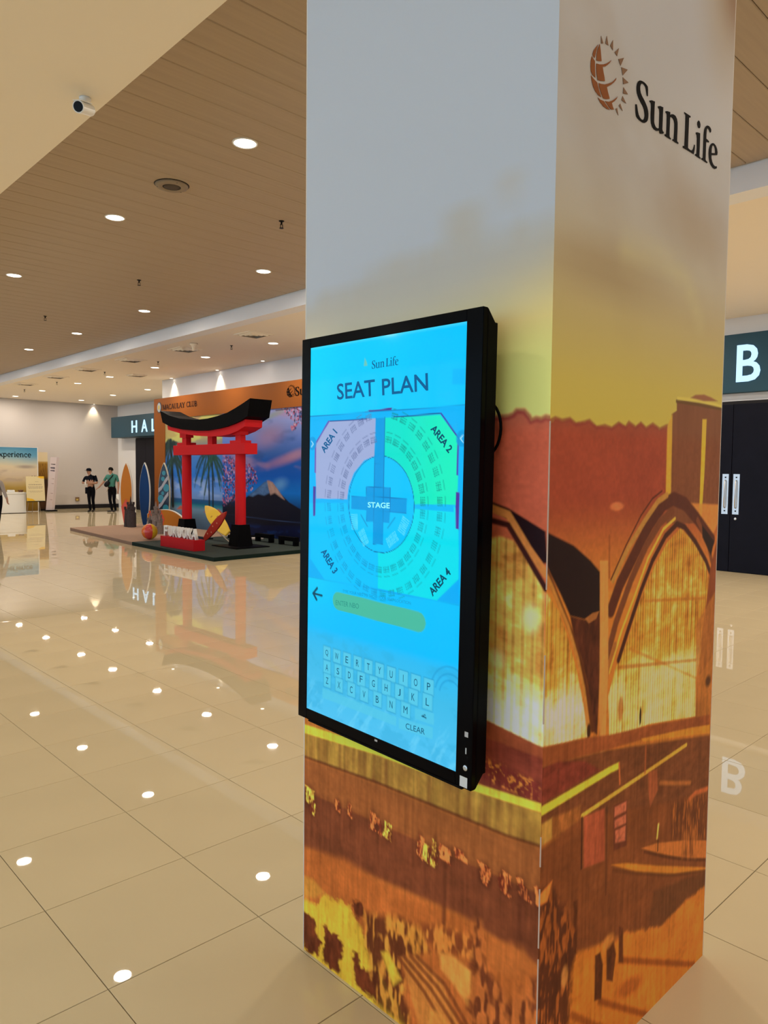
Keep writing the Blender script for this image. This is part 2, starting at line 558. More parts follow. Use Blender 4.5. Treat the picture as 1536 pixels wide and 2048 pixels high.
for k, y in enumerate([8.59, 12.64, 16.02, 19.24, 22.8, 26.3, 29.6]):
    downlight(4.97, y, ZP, 'downlight in the plank row beside the white fascia, %s from the pillar' % NUM[k], PLANK_LAMP_W)
G_out = 'downlights beyond the picture'
for x, y in [(2.31, 1.9), (2.31, -1.5), (2.31, -5.0), (4.97, 4.6), (4.97, -0.6), (4.97, -3.0), (4.97, -5.5)]:
    downlight(x, y, ZP, 'plank ceiling downlight on the near side of the pillar', PLANK_LAMP_W, group='near plank downlights')
for k, y in enumerate([12.6, 15.52, 18.25, 21.24, 23.76, 27.11, 30.11]):
    downlight(7.95, y, ZC, 'downlight in the lower ceiling row over the booth, %s from the pillar' % NUM[k], LOW_LAMP_W, 0.22)
for k, y in enumerate([23.78, 26.69, 29.78]):
    downlight(10.4, y, ZC, 'downlight in the lower ceiling row before the far doors, %s from the pillar' % NUM[k], LOW_LAMP_W, 0.22)
for y in (9.6, 6.4, 3.2, 0.0, -3.2, -6.4):
    downlight(7.95, y, ZC, 'lower ceiling downlight hidden behind the pillar', LOW_LAMP_W, 0.22, group='lower downlights behind the pillar')
for y in (5.6, 2.4, -0.8, -4.0):
    downlight(10.4, y, ZC, 'lower ceiling downlight near the B doors', LOW_LAMP_W, 0.22, group='lower downlights near the B doors')
for x in (-2.2, -5.4, -8.6):
    for y in (-6.0, -2.0, 2.0, 6.0, 10.0, 14.0, 18.0, 22.0, 26.0):
        downlight(x, y, ZC, 'soffit downlight above the near walkway', SOFFIT_LAMP_W, group='soffit downlights above the walkway')

def wall_washer(x, y, z, tx, ty, label):
    t = thing('wall_washer', (x, y, z), label, 'spotlight')
    MB().lathe([(0.05, 0), (0.066, 0), (0.064, -0.008), (0.05, -0.01)], 20, cap=False).build('trim_ring', M_white, t, smooth=True)
    MB().lathe([(0.05, -0.004), (0.02, -0.005)], 20).build('lens', M_lens, t)
    ld = bpy.data.lights.new('washer_light', 'SPOT'); ld.energy = WASH_LAMP_W * 6.0; ld.color = (1.0, 0.86, 0.58)
    ld.spot_size = math.radians(76); ld.spot_blend = 0.8; ld.shadow_soft_size = 0.03
    lo = bpy.data.objects.new('washer_light', ld); COL.objects.link(lo); lo.parent = t; lo.location = (0, 0, -0.02)
    lo.rotation_euler = Vector((-tx, -ty, 1.0)).to_track_quat('Z', 'Y').to_euler()
    return t
wall_washer(9.40, 17.4, ZC, 0.05, 0, 'small spotlight washing the white wall above the booth, nearer the pillar')
wall_washer(9.40, 20.1, ZC, 0.05, 0, 'small spotlight washing the white wall above the club name')
wall_washer(9.29, 14.98, ZC, -0.3, 0, 'small unlit looking spotlight near the wall above the booth logo').children[2].data.energy = 2
wall_washer(11.5, 31.2, ZC, 0, 0.05, 'small spotlight washing the cream end wall near the corner')

# ------------------------------------------------------------------ other ceiling fittings
def sprinkler(x, y, z, label):
    t = thing('sprinkler', (x, y, z), label, 'sprinkler')
    MB().lathe([(0.035, 0), (0.03, -0.008), (0.012, -0.012), (0.010, -0.045)], 14).build('escutcheon', M_black, t)
    MB().box(-0.018, -0.013, -0.004, 0.004, -0.085, -0.04).box(0.013, 0.018, -0.004, 0.004, -0.085, -0.04).build('frame', M_black, t)
    MB().lathe([(0.026, -0.085), (0.026, -0.089)], 12).build('deflector', M_black, t)
    return t
for k, (x, y) in enumerate([(3.82, 6.51), (3.85, 10.48), (3.78, 14.56)]):
    sprinkler(x, y, ZP, 'black sprinkler head in the plank ceiling, %s from the pillar' % NUM[k])
for k, (x, y) in enumerate([(7.47, 13.54), (7.48, 17.12), (7.38, 20.25), (7.33, 23.91), (7.37, 27.2)]):
    sprinkler(x, y, ZC, 'dark sprinkler head in the lower cream ceiling, %s from the pillar' % NUM[k])

t = thing('ceiling_speaker', (2.31, 6.41, ZP), 'round flush ceiling speaker with dark grille in the brown planks', 'speaker')
M_spk = mat('brown_speaker_rim', (0.26, 0.20, 0.14), rough=0.5)
MB().lathe([(0.165, 0.0), (0.175, -0.004), (0.165, -0.022), (0.10, -0.028), (0.095, -0.022)], 36, cap=False).build('rim', M_spk, t, smooth=True)
MB().lathe([(0.10, -0.020), (0.06, -0.026), (0.02, -0.028)], 30).build('grille', mat('dark_grille', (0.07, 0.05, 0.04), rough=0.8, bump=0.6, bscale=400), t, smooth=True)
MB().lathe([(0.185, 0.0), (0.176, -0.003)], 36).build('gasket', M_black, t)
for a in (0.4, 2.5, 4.6):
    MB().box(-0.006, 0.006, -0.006, 0.006, -0.012, -0.006).build('screw', M_black, t, (0.15 * math.cos(a), 0.15 * math.sin(a), -0.012))

M_ventin = mat('vent_dark', (0.10, 0.07, 0.05), rough=0.8)
def vent(x, y, label, s=0.6):
    t = thing('air_diffuser', (x, y, ZC), label, 'vent')
    h = s / 2
    fr = MB()
    for a, b in ((h, h - 0.05),):
        fr.box(-a, a, -a, -b, -0.012, 0).box(-a, a, b, a, -0.012, 0).box(-a, -b, -b, b, -0.012, 0).box(b, a, -b, b, -0.012, 0)
    fr.build('frame', M_lowceil, t)
    MB().box(-h + 0.05, h - 0.05, -h + 0.05, h - 0.05, -0.002, 0.0).build('throat', M_ventin, t)
    for q, r in enumerate((0.23, 0.16, 0.09)):
        sl = MB()
        r2 = r - 0.035
        sl.raw([(-r,-r,-0.006),(r,-r,-0.006),(r,r,-0.006),(-r,r,-0.006),(-r2,-r2,-0.035),(r2,-r2,-0.035),(r2,r2,-0.035),(-r2,r2,-0.035)],
               [(0,1,5,4),(1,2,6,5),(2,3,7,6),(3,0,4,7)])
        sl.build('louvre', M_lowceil, t)
    return t
for k, (x, y) in enumerate([(7.06, 12.02), (7.02, 14.82), (6.87, 17.39), (6.80, 20.07), (6.80, 22.5), (6.80, 25.26)]):
    vent(x, y, 'square air diffuser in the lower ceiling along the fascia, %s from the pillar' % NUM[k])
vent(8.33, 20.19, 'square air diffuser in the lower ceiling, off the fascia row near the wall', 0.45)

t = thing('ceiling_antenna', (6.75, 13.95, ZC), 'cream cone shaped dome hanging from the lower ceiling near a diffuser', 'dome')
MB().lathe([(0.085, 0), (0.09, -0.012), (0.06, -0.035), (0.035, -0.10), (0.03, -0.16)], 24).build('cone', M_lowceil, t, smooth=True)
MB().lathe([(0.092, 0), (0.092, -0.006)], 24).build('base_ring', M_spk, t)

# security camera under the soffit
t = thing('security_camera', (0.70, 4.68, ZC), 'white bullet security camera hanging under the cream soffit', 'camera')
MB().lathe([(0.055, 0), (0.055, -0.018), (0.03, -0.024), (0.022, -0.07)], 20).build('mount', M_white, t, smooth=True)
MB().tube([(0, 0, -0.06), (-0.01, -0.03, -0.10), (-0.02, -0.07, -0.125)], 0.018, 10).build('bracket', M_white, t, smooth=True)
body_rot = Vector((-0.72, -0.62, -0.30)).to_track_quat('Z', 'Y').to_euler()
bd = MB().lathe([(0.045, -0.09), (0.052, -0.08), (0.052, 0.10), (0.056, 0.105), (0.056, 0.16), (0.05, 0.16)], 24)
bo = bd.build('body', M_white, t, (-0.03, -0.10, -0.15), smooth=False); bo.rotation_euler = body_rot
ln = MB().lathe([(0.047, 0.1605), (0.03, 0.162), (0.01, 0.1625)], 20)
lo_ = ln.build('lens', M_black, bo)
MB().box(-0.04, 0.04, 0.05, 0.056, -0.06, 0.17).build('sunshield', M_white, bo)
t.scale = (0.78, 0.78, 0.78)

# ------------------------------------------------------------------ the printed pillar
PW_L, PW_R = 1.010, 1.045
PRINT_GAIN = np.array([1.75, 2.0, 2.45])
pillar = thing('printed_pillar', (0, 0, 0), 'square pillar wrapped in an amber print of an arched glass building', 'pillar')
M_core = mat('pillar_paint', (0.75, 0.72, 0.68), rough=0.6)
M_print = attr_mat('matt_print', rough=0.5, spec=0.12)
MB().box(0.004, PW_R, 0.004, PW_L, 0.0, ZP).build('pillar_core', M_core, pillar)

def arr(*c): return np.array(C(*c))
US_L = np.linspace(0, PW_L, 300); US_R = np.linspace(0, PW_R, 310)
VS = np.concatenate([np.linspace(0.0, 2.06, 620), np.linspace(2.10, ZP, 60)])
SKY = [(0.0, (150, 84, 38)), (1.40, (186, 112, 45)), (1.50, (176, 98, 42)), (1.62, (160, 80, 42)), (1.75, (152, 72, 44)), (1.865, (154, 74, 48)),
       (1.872, (186, 158, 62)), (2.0, (183, 156, 70)), (2.12, (176, 150, 84)), (2.25, (168, 144, 98)), (2.4, (166, 149, 122)), (2.6, (164, 152, 138)), (3.2, (163, 153, 144)), (4.8, (163, 153, 144))]

def glass_fn(seed, base, bright, dark, pitch, mlow=0.55):
    """curtain wall: regular mullions over a glowing, uneven interior"""
    def f(u, v):
        ph = (u / pitch + 0.25 * vnoise(u * 9, v * 0.7, seed)) % 1.0
        mull = sstep(0.20, 0.34, np.abs(ph - 0.5) * 2) 
        col = vnoise(np.floor(u / pitch) * 3.7, v * 7, seed + 2)
        h = 0.6 * fbm(u * 8, v * 16, seed + 7) + 0.4 * fbm(u * 26, v * 44, seed + 11)
        glow = np.clip(0.30 + 1.0 * (h - 0.42) + 0.35 * (col - 0.5) + 0.45 * sstep(1.26, 1.10, v) + 0.12 * sstep(1.5, 1.75, v), 0, 1)
        g = glow[:, None]
        c = np.where(g < 0.5, arr(*dark) * (1 - g * 2) + arr(*base) * g * 2, arr(*base) * (2 - g * 2) + arr(*bright) * (g * 2 - 1))
        k = (mlow + (1 - mlow) * mull * (0.75 + 0.5 * vnoise(u * 120, v * 3, seed + 9)).clip(0, 1))[:, None]
        return c * k
    return f

def texture(img, U, V, seed):
    """grain, upright streaks and contrast of the enlarged photograph"""
    grain = 0.88 + 0.24 * fbm(U * 80, V * 80, seed, 2)
    streak = 0.72 + 0.56 * fbm(U * 95, V * 9, seed + 3, 3)
    patch = 0.80 + 0.40 * fbm(U * 9, V * 11, seed + 6, 3)
    low = sstep(1.08, 0.98, V)
    out = 0.16 * (img / 0.16) ** 1.14
    k = grain * (1 + (streak * patch - 1) * low)
    m = sstep(1.90, 1.84, V)[..., None]
    return img * (1 - m) + out * k[..., None] * m

def crowd(p, region, dark, light, seed, fu, fv, thr=0.5, alpha=1.0, soft=0.02):
    """mottled crowd of people: upright specks inside a region"""
    sl = p._box(region, soft * 2)
    if not sl.any(): return
    u = p.U[sl]; v = p.V[sl]
    m = sstep(soft, -soft, p.sdist(u + (fbm(u * 30, v * 30, seed) - .5) * 0.05, v, region)) * alpha
    n = 0.62 * fbm(u * fu, v * fv, seed, 3) + 0.38 * vnoise(u * fu * 3.1, v * fv * 1.6, seed + 8)
    k = sstep(thr - 0.09, thr + 0.09, n)[:, None]
    col = arr(*dark) * (1 - k) + arr(*light) * k
    p.mix_at(sl, m, col)

# ---------- right face (u = x, v = z)
U, V = np.meshgrid(US_R, VS, indexing='ij')
R = Paint(U, V)
R.stops(V + (fbm(U * 3, V * 3, 5) - .5) * 0.02, SKY)
n = fbm(U * 2.2 + V * 1.0, V * 2.6, 11)
R.mix(sstep(0.5, 0.75, n) * sstep(1.95, 2.3, V) * 0.22, arr(140, 112, 78))
R.blob([(0.9801,3.2961)][0], 0.16, 0.22, arr(150, 118, 66), 0.9, 0.5)
R.blob([(1.0575,3.3698)][0], 0.12, 0.12, arr(122, 84, 52), 0.9, 0.8)
R.blob([(0.7874,2.5641)][0], 0.24, 0.10, arr(146, 118, 82), 0.9, 0.5)
R.blob([(0.3528,2.316)][0], 0.26, 0.07, arr(150, 124, 84), 0.9, 0.6)
R.blob([(0.1684,2.3007)][0], 0.20, 0.05, arr(148, 120, 82), 0.9, 0.5)
R.stroke([(0.3494,2.3777),(0.5583,2.3993),(0.7299,2.364),(0.8487,2.2562)], 0.05, arr(182, 164, 112), 0.05, 0.5)
# hill skyline
hill = [(-0.0446,1.884),(0.0002,1.8801),(0.0228,1.8878),(0.0542,1.883),(0.0898,1.8894),(0.1189,1.8775),(0.1604,1.8842),(0.1858,1.8901),(0.2216,1.8734),(0.2662,1.8803),(0.3035,1.8749),(0.3405,1.8912),(0.3799,1.881),(0.3988,1.8966),(0.4399,1.8838),(0.47,1.8978),(0.5024,1.8842),(0.5446,1.8991),(0.5897,1.8857),(0.6344,1.8983),(0.8292,1.9023),(1.1065,1.9155),(1.1589,1.3219),(-0.0283,1.4478)]
R.fill(hill, lambda u, v: (arr(142, 64, 40)[None] * (0.9 + 0.25 * fbm(u * 12, v * 14, 3)[:, None])), 0.004, 1.0, 0.006, 4)
R.stroke(hill[:21], 0.012, arr(132, 52, 38), 0.004, 0.8)
g = sstep(1.70, 1.42, V)
R.mix(g * sstep(1.36, 1.40, V) * 0.75, arr(190, 118, 48))
R.blob([(0.3437,1.6551)][0], 0.035, 0.012, arr(205, 120, 70), 0.4, 0.7)
# tower
R.fill([(0.6666,1.9374),(0.7013,1.9503),(0.6992,1.9798),(1.0423,1.9748),(1.0625,1.994),(1.1215,1.5736),(0.655,1.593)], lambda u, v: arr(118, 68, 40)[None] * (0.85 + 0.3 * fbm(u * 50, v * 6, 8)[:, None]), 0.003)
R.stroke([(0.6992,1.9798),(0.8623,1.9802),(1.042,1.9778)], 0.012, arr(96, 62, 30), 0.003)
R.stroke([(0.7046,1.9893),(0.8612,1.9942),(1.0442,1.9868)], 0.010, arr(200, 172, 78), 0.003, 0.8)
R.fill([(0.7964,1.9978),(0.8339,2.0102),(0.8993,2.0164),(0.9542,2.0114),(1.0112,2.0022),(0.9011,1.9943)], arr(140, 84, 52), 0.004)
R.fill([(0.6401,1.8986),(0.6725,1.9377),(0.6755,1.8089),(0.6785,1.6791),(0.6433,1.6796)], arr(192, 142, 50), 0.005)
R.fill([(0.8925,1.9338),(0.926,1.9357),(0.9227,1.7565),(0.9116,1.6056),(0.8914,1.6063)], arr(196, 152, 48), 0.003)
R.fill([(0.8093,1.6544),(1.0561,1.6429),(1.0471,1.5767),(0.9941,1.5252),(0.8932,1.5831)], arr(196, 124, 58), 0.006, 0.85)
# glass of the right arch
ga = [(0.337,0.9786),(0.325,1.1085),(0.3583,1.1793),(0.4307,1.2567),(0.493,1.3621),(0.5708,1.4524),(0.6658,1.5341),(0.7556,1.5748),(0.8573,1.5229),(0.9514,1.4525),(0.9969,1.3633),(0.9589,1.2623),(0.9454,1.1461),(0.9092,1.0345),(0.9184,0.9144),(0.5769,0.9673)]
R.fill(ga, glass_fn(21, (210, 146, 56), (255, 218, 130), (140, 74, 26), 0.0155), 0.004)
for a, b, w_, c_ in [((880, 640), (1200, 630), 0.010, (170, 110, 40)), ((740, 1000), (1150, 960), 0.012, (150, 90, 34)), ((800, 900), (1160, 1060), 0.010, (170, 104, 40)), ((860, 590), (1200, 570), 0.006, (214, 170, 70))]:
    pass
R.stroke([(0.5284,1.3609),(0.9619,1.321)], 0.010, arr(160, 100, 38), 0.004, 0.7)
R.stroke([(0.3798,1.181),(0.9031,1.1139)], 0.012, arr(150, 90, 34), 0.004, 0.7)
R.stroke([(0.4437,1.2264),(0.9232,1.0449)], 0.010, arr(166, 104, 40), 0.005, 0.6)
R.blob([(0.3976,1.0541)][0], 0.016, 0.040, arr(146, 80, 30), 0.4, 0.8)
R.blob([(0.5204,1.0039)][0], 0.007, 0.030, arr(50, 24, 12), 0.3)
# dark valley of the roof between the arches
R.fill([(-0.0508,1.6186),(-0.0136,1.6018),(0.1227,1.5561),(0.2093,1.5092),(0.2603,1.4737),(0.2659,1.3617),(0.1881,1.348),(0.1128,1.3681),(0.0655,1.4313),(0.0203,1.4849),(-0.0107,1.5261),(-0.0489,1.5668)], arr(34, 12, 14), 0.004)
R.fill([(0.1128,1.3681),(0.1881,1.348),(0.2659,1.3617),(0.2739,1.1999),(0.2684,1.0064),(0.2425,1.0235),(0.2115,1.1582),(0.1739,1.2437),(0.1335,1.3119)], lambda u, v: (arr(84, 40, 24) * (0.4 + 1.2 * fbm(u * 60, v * 24, 9)[:, None])), 0.004)
R.fill([(0.188,1.3506),(0.2262,1.3614),(0.2608,1.3623),(0.2468,1.3429),(0.208,1.3349)], arr(150, 92, 46), 0.003)
# left arch on this face: light rib, dark rib
R.stroke([(-0.0188,1.5219),(0.012,1.4808),(0.0482,1.4282),(0.0856,1.3741),(0.1339,1.3016),(0.1799,1.2166),(0.2127,1.1315),(0.2422,1.0289)], 0.018, arr(92, 46, 22), 0.004)
R.stroke([(-0.0139,1.5023),(0.0212,1.4604),(0.0578,1.4074),(0.1049,1.3414),(0.1549,1.2469),(0.1924,1.1514),(0.2225,1.0282)], 0.013, arr(176, 116, 52), 0.004)
gl_ = [(-0.0453,1.4671),(-0.0077,1.4489),(0.0586,1.3875),(0.1064,1.3058),(0.1516,1.2165),(0.1896,1.1099),(0.2183,1.0132),(-0.0047,1.0407),(-0.0299,1.0471)]
R.fill(gl_, glass_fn(33, (216, 154, 64), (255, 236, 168), (140, 76, 28), 0.020, 0.62), 0.004)
R.blob([(0.2225,1.0282)][0], 0.010, 0.022, arr(60, 30, 14), 0.3)
# right arch ribs
R.stroke([(0.3263,1.3578),(0.3735,1.4283),(0.4631,1.5172),(0.5457,1.596),(0.6338,1.6552),(0.7017,1.6696),(0.782,1.6517),(0.8684,1.6043),(1.0032,1.5208)], 0.046, arr(86, 42, 28), 0.005)
R.stroke([(0.3011,1.2023),(0.3566,1.3175),(0.4378,1.4339),(0.5244,1.5298),(0.6108,1.598),(0.6938,1.6314)], 0.030, arr(112, 62, 36), 0.005)
R.stroke([(0.3329,1.4439),(0.4145,1.5294),(0.5133,1.608),(0.5933,1.6639),(0.6523,1.6831)], 0.020, arr(166, 116, 54), 0.004)
R.stroke([(0.3216,1.4464),(0.4022,1.539),(0.4874,1.6241),(0.5568,1.6738),(0.6177,1.6961)], 0.006, arr(80, 36, 22), 0.003)
R.stroke([(0.3771,1.2037),(0.4283,1.2853),(0.5011,1.3959),(0.569,1.4821),(0.6508,1.5536),(0.7286,1.5884),(0.7838,1.5762),(0.8709,1.5216),(0.9596,1.4505),(1.0004,1.4035)], 0.020, arr(70, 32, 22), 0.004)
R.stroke([(0.3246,1.1762),(0.3899,1.2878),(0.4647,1.3861),(0.5395,1.4905),(0.6357,1.5765),(0.7131,1.6067)], 0.010, arr(204, 152, 58), 0.003)
R.stroke([(0.2838,1.0026),(0.2952,1.1018),(0.3182,1.192),(0.3545,1.2517)], 0.020, arr(158, 96, 46), 0.004)
R.stroke([(0.8807,1.5955),(0.9667,1.5142),(1.0147,1.4322),(1.0489,1.376)], 0.020, arr(118, 64, 36), 0.004)
R.fill([(0.9175,1.577),(1.0203,1.5163),(0.9995,1.465),(0.9249,1.5339)], arr(40, 18, 16), 0.004)
R.fill([(0.9952,1.4162),(1.0525,1.5358),(1.082,1.3908),(1.0702,1.1216),(0.9425,1.0544),(0.9409,1.1774),(0.9721,1.2958)], lambda u, v: arr(126, 64, 34)[None] * (0.75 + 0.5 * fbm(u * 40, v * 20, 12)[:, None]), 0.005)
R.fill([(0.8967,1.2359),(1.0519,1.34),(1.0894,0.7883),(0.9185,0.8483)], lambda u, v: arr(158, 96, 44)[None] * (0.7 + 0.6 * fbm(u * 50, v * 14, 14)[:, None]), 0.008, 0.8)
R.blob([(1.0108,1.0203)][0], 0.022, 0.020, arr(64, 34, 20), 0.5, 0.9)
# pole
R.fill([(0.2587,1.5055),(0.3015,1.5022),(0.3111,1.3561),(0.3196,1.1917),(0.3155,1.028),(0.3092,0.9082),(0.2888,0.9028),(0.2753,1.0916),(0.2686,1.308)], lambda u, v: arr(190, 128, 64)[None] * (0.85 + 0.3 * fbm(u * 120, v * 5, 15)[:, None]), 0.003)
R.stroke([(0.3061,1.5713),(0.3123,1.453)], 0.008, arr(130, 66, 34), 0.004, 0.7)
# base band of the building and terraces
R.fill([(-0.0299,1.0471),(0.0038,1.0385),(0.2233,1.0109),(0.3257,0.9924),(0.5772,0.9612),(0.9186,0.911),(1.0351,0.8949),(1.0396,0.8394),(0.5309,0.9278),(0.3281,0.9475),(0.1675,0.9679),(-0.0278,0.9901)], lambda u, v: arr(140, 74, 38)[None] * (0.85 + 0.3 * fbm(u * 20, v * 60, 16)[:, None]), 0.005)
R.fill([(0.5307,0.9308),(0.8913,0.8812),(1.0382,0.8568),(1.0407,0.8254),(0.8935,0.8531),(0.5434,0.9188)], arr(190, 122, 44), 0.004)
R.fill([(-0.0278,0.9901),(0.1675,0.9679),(0.3281,0.9475),(1.0413,0.8185),(1.0725,0.436),(-0.0212,0.8099)], lambda u, v: arr(112, 62, 34)[None] * (0.7 + 0.6 * fbm(u * 24, v * 50, 17)[:, None]), 0.006)
R.fill([(-0.0276,0.9851),(0.0752,0.9821),(0.2068,0.9468),(0.2889,0.9),(0.0094,0.8899),(-0.0245,0.9003)], lambda u, v: arr(120, 52, 36)[None] * (0.6 + 0.8 * fbm(u * 40, v * 60, 18)[:, None]), 0.006)
R.fill([(-0.024,0.8878),(0.0013,0.8814),(0.3414,0.8938),(0.3954,0.8932),(0.3965,0.873),(0.3531,0.8738),(0.0022,0.8571),(-0.0231,0.8627)], arr(208, 178, 58), 0.004)
R.stroke([(0.3978,0.8898),(0.4058,0.8248)], 0.008, arr(180, 96, 48), 0.003)
R.stroke([(0.1993,0.7937),(0.5498,0.8128),(0.8515,0.8308)], 0.013, arr(200, 146, 56), 0.003)
R.stroke([(0.5628,0.899),(0.5618,0.8155)], 0.010, arr(160, 84, 44), 0.004, 0.8)
R.fill([(-0.0009,0.8339),(0.051,0.8357),(0.0533,0.7779),(0.0053,0.7757)], arr(172, 124, 56), 0.006)
R.fill([(0.051,0.8357),(0.1351,0.8281),(0.1879,0.8263),(0.1899,0.7808),(0.0535,0.7731)], lambda u, v: arr(140, 82, 38)[None] * (0.6 + 0.9 * fbm(u * 60, v * 40, 19)[:, None]), 0.008)
# lower brown ground
low = [(-0.0062,0.7681),(0.1897,0.7859),(0.424,0.7365),(1.0562,0.6007),(1.0856,0.2388),(0.6777,0.2574),(0.4458,0.3415),(0.1801,0.4026),(0.0024,0.2154),(-0.0217,0.2288)]
R.fill(low, lambda u, v: arr(122, 66, 33)[None] * (0.78 + 0.42 * fbm(u * 9, v * 26, 20)[:, None]), 0.012)
R.fill([(0.2076,0.7875),(0.321,0.777),(0.3292,0.6174),(0.2146,0.6365)], arr(158, 78, 48), 0.005)
R.stroke([(0.1986,0.788),(0.2017,0.6413)], 0.008, arr(70, 34, 20), 0.003)
R.stroke([(0.3328,0.7759),(0.3406,0.5101)], 0.007, arr(84, 42, 24), 0.004, 0.7)
R.fill([(0.371,0.7692),(0.4541,0.7622),(0.457,0.6171),(0.3785,0.6287)], arr(104, 52, 32), 0.004)
for r_ in [[(0.3774,0.7619),(0.449,0.7584),(0.4475,0.7291),(0.379,0.7322)],[(0.3796,0.7214),(0.4481,0.718),(0.4497,0.6904),(0.3809,0.6971)],[(0.3855,0.6876),(0.448,0.6828),(0.4485,0.6364),(0.3875,0.6495)]]:
    R.fill(r_, lambda u, v: arr(170, 92, 62)[None] * (0.6 + 0.8 * fbm(u * 90, v * 90, 23)[:, None]), 0.004)
R.fill([(0.5837,0.8099),(0.6423,0.8049),(0.6529,0.7331),(0.6026,0.6913),(0.5872,0.7526)], arr(160, 84, 48), 0.006, 0.8)
R.stroke([(0.6697,0.7512),(0.7711,0.7207),(0.8925,0.6867)], 0.014, arr(176, 104, 50), 0.006, 0.7)
R.stroke([(0.89,0.629),(0.9379,0.6362),(1.0321,0.6239)], 0.018, arr(190, 100, 52), 0.006, 0.8)
crowd(R, [(0.7502,0.6569),(1.0259,0.6098),(1.0396,0.4384),(0.7585,0.5351)], (96, 50, 26), (170, 96, 42), 41, 110, 16, 0.58, 0.8)
R.fill([(0.5525,0.5751),(0.6585,0.5551),(0.8662,0.4919),(1.0554,0.4264),(1.0611,0.3562),(0.8711,0.4254),(0.6608,0.5194)], arr(180, 104, 48), 0.004)
R.stroke([(0.5764,0.5553),(0.737,0.4801),(0.8993,0.412),(1.0614,0.3528)], 0.012, arr(84, 42, 22), 0.004, 0.8)
R.stroke([(0.664,0.5619),(0.6651,0.5266)], 0.006, arr(60, 30, 16), 0.002)
R.stroke([(0.6642,0.614),(0.6573,0.5729)], 0.010, arr(226, 170, 80), 0.004)
crowd(R, [(0.8433,0.5304),(0.9487,0.4949),(0.9561,0.3976),(0.8502,0.436)], (92, 46, 24), (172, 100, 46), 42, 90, 10, 0.5, 0.7)
R.fill([(0.3704,0.589),(0.4547,0.5633),(0.6635,0.4776),(1.0638,0.3226),(1.0646,0.3125),(0.7412,0.4189),(0.5229,0.5102)], arr(190, 116, 42), 0.005)
R.stroke([(0.3817,0.5677),(0.546,0.4958),(0.7938,0.3959),(1.0647,0.3111)], 0.012, arr(100, 54, 26), 0.005, 0.8)
# shaded ground ramp and orange light at the lower right
R.fill([(0.6445,0.4004),(1.0646,0.3125),(1.0693,0.2551),(0.9094,0.2766),(0.7021,0.2587),(0.616,0.29)], arr(104, 58, 30), 0.01)
org = [(0.4672,0.3404),(0.7025,0.2526),(0.8826,0.2686),(1.084,0.2592),(1.116,-0.1341),(0.5821,-0.1076),(0.1475,0.1346),(0.1547,0.3739),(0.1891,0.401),(0.3024,0.3729),(0.3841,0.3307)]
R.fill(org, lambda u, v: arr(190, 110, 40)[None] * (0.88 + 0.26 * fbm(u * 10, v * 30, 24)[:, None]), 0.012, 1, 0.01, 25)
R.stroke([(0.4395,0.2643),(0.6232,0.173),(0.9722,0.0006)], 0.020, arr(134, 66, 24), 0.008, 0.85)
R.blob([(0.4997,0.1488)][0], 0.085, 0.028, arr(146, 74, 28), 0.5, 0.8, -0.25)
R.stroke([(0.321,0.1938),(0.4591,0.1016),(0.6348,-0.0122)], 0.020, arr(132, 64, 24), 0.008, 0.85)
R.stroke([(0.1699,0.2295),(0.2749,0.1474),(0.3985,0.0555)], 0.022, arr(130, 64, 24), 0.008, 0.8)
for f_ in [[(0.2892,0.3473),(0.3184,0.3444),(0.3355,0.2992),(0.3309,0.1942),(0.2911,0.209)],[(0.3527,0.3502),(0.3933,0.3483),(0.4116,0.2964),(0.3952,0.2166),(0.3584,0.2399)],[(0.4227,0.379),(0.45,0.3618),(0.4563,0.2481),(0.4292,0.2608)],[(0.1642,0.5605),(0.1866,0.5564),(0.1892,0.3984),(0.1755,0.4046)]]:
    R.fill(f_, lambda u, v: arr(92, 46, 22)[None] * (0.6 + 0.8 * fbm(u * 60, v * 40, 25)[:, None]), 0.005)
R.blob([(0.3624,0.3566)][0], 0.03, 0.02, arr(196, 122, 54), 0.5, 0.8)
crowd(R, [(-0.0372,0.6609),(0.0258,0.6548),(0.0847,0.6123),(0.1769,0.4748),(0.1724,0.3757),(0.161,0.2291),(0.1839,0.1143),(-0.0839,0.2635)], (82, 40, 22), (156, 84, 36), 43, 45, 20, 0.56, 0.9, 0.02)
R.fill([(-0.0055,0.6436),(0.0579,0.6614),(0.0354,0.6129),(-0.0006,0.6157)], arr(208, 116, 50), 0.006)
R.blob([(0.1292,0.361)][0], 0.016, 0.03, arr(196, 128, 64), 0.4, 0.8)
R.img = texture(R.img, U, V, 77)
cols = np.clip(R.img * PRINT_GAIN, 0, 0.95)
me = grid_mesh('printed_wrap', US_R, VS, lambda u, v: np.stack([u, 0 * u, v], 1), cols)
wrap_r = link_mesh('printed_wrap', me, M_print, pillar)

# ---------- left face (u = y, v = z)
U, V = np.meshgrid(US_L, VS, indexing='ij')
Lp = Paint(U, V)
Lp.stops(V + (fbm(U * 3, V * 3, 6) - .5) * 0.02, SKY)
Lp.mix(sstep(2.05, 2.30, V + U * 0.16) * sstep(2.7, 2.3, V) * 0.0, arr(160, 150, 130))
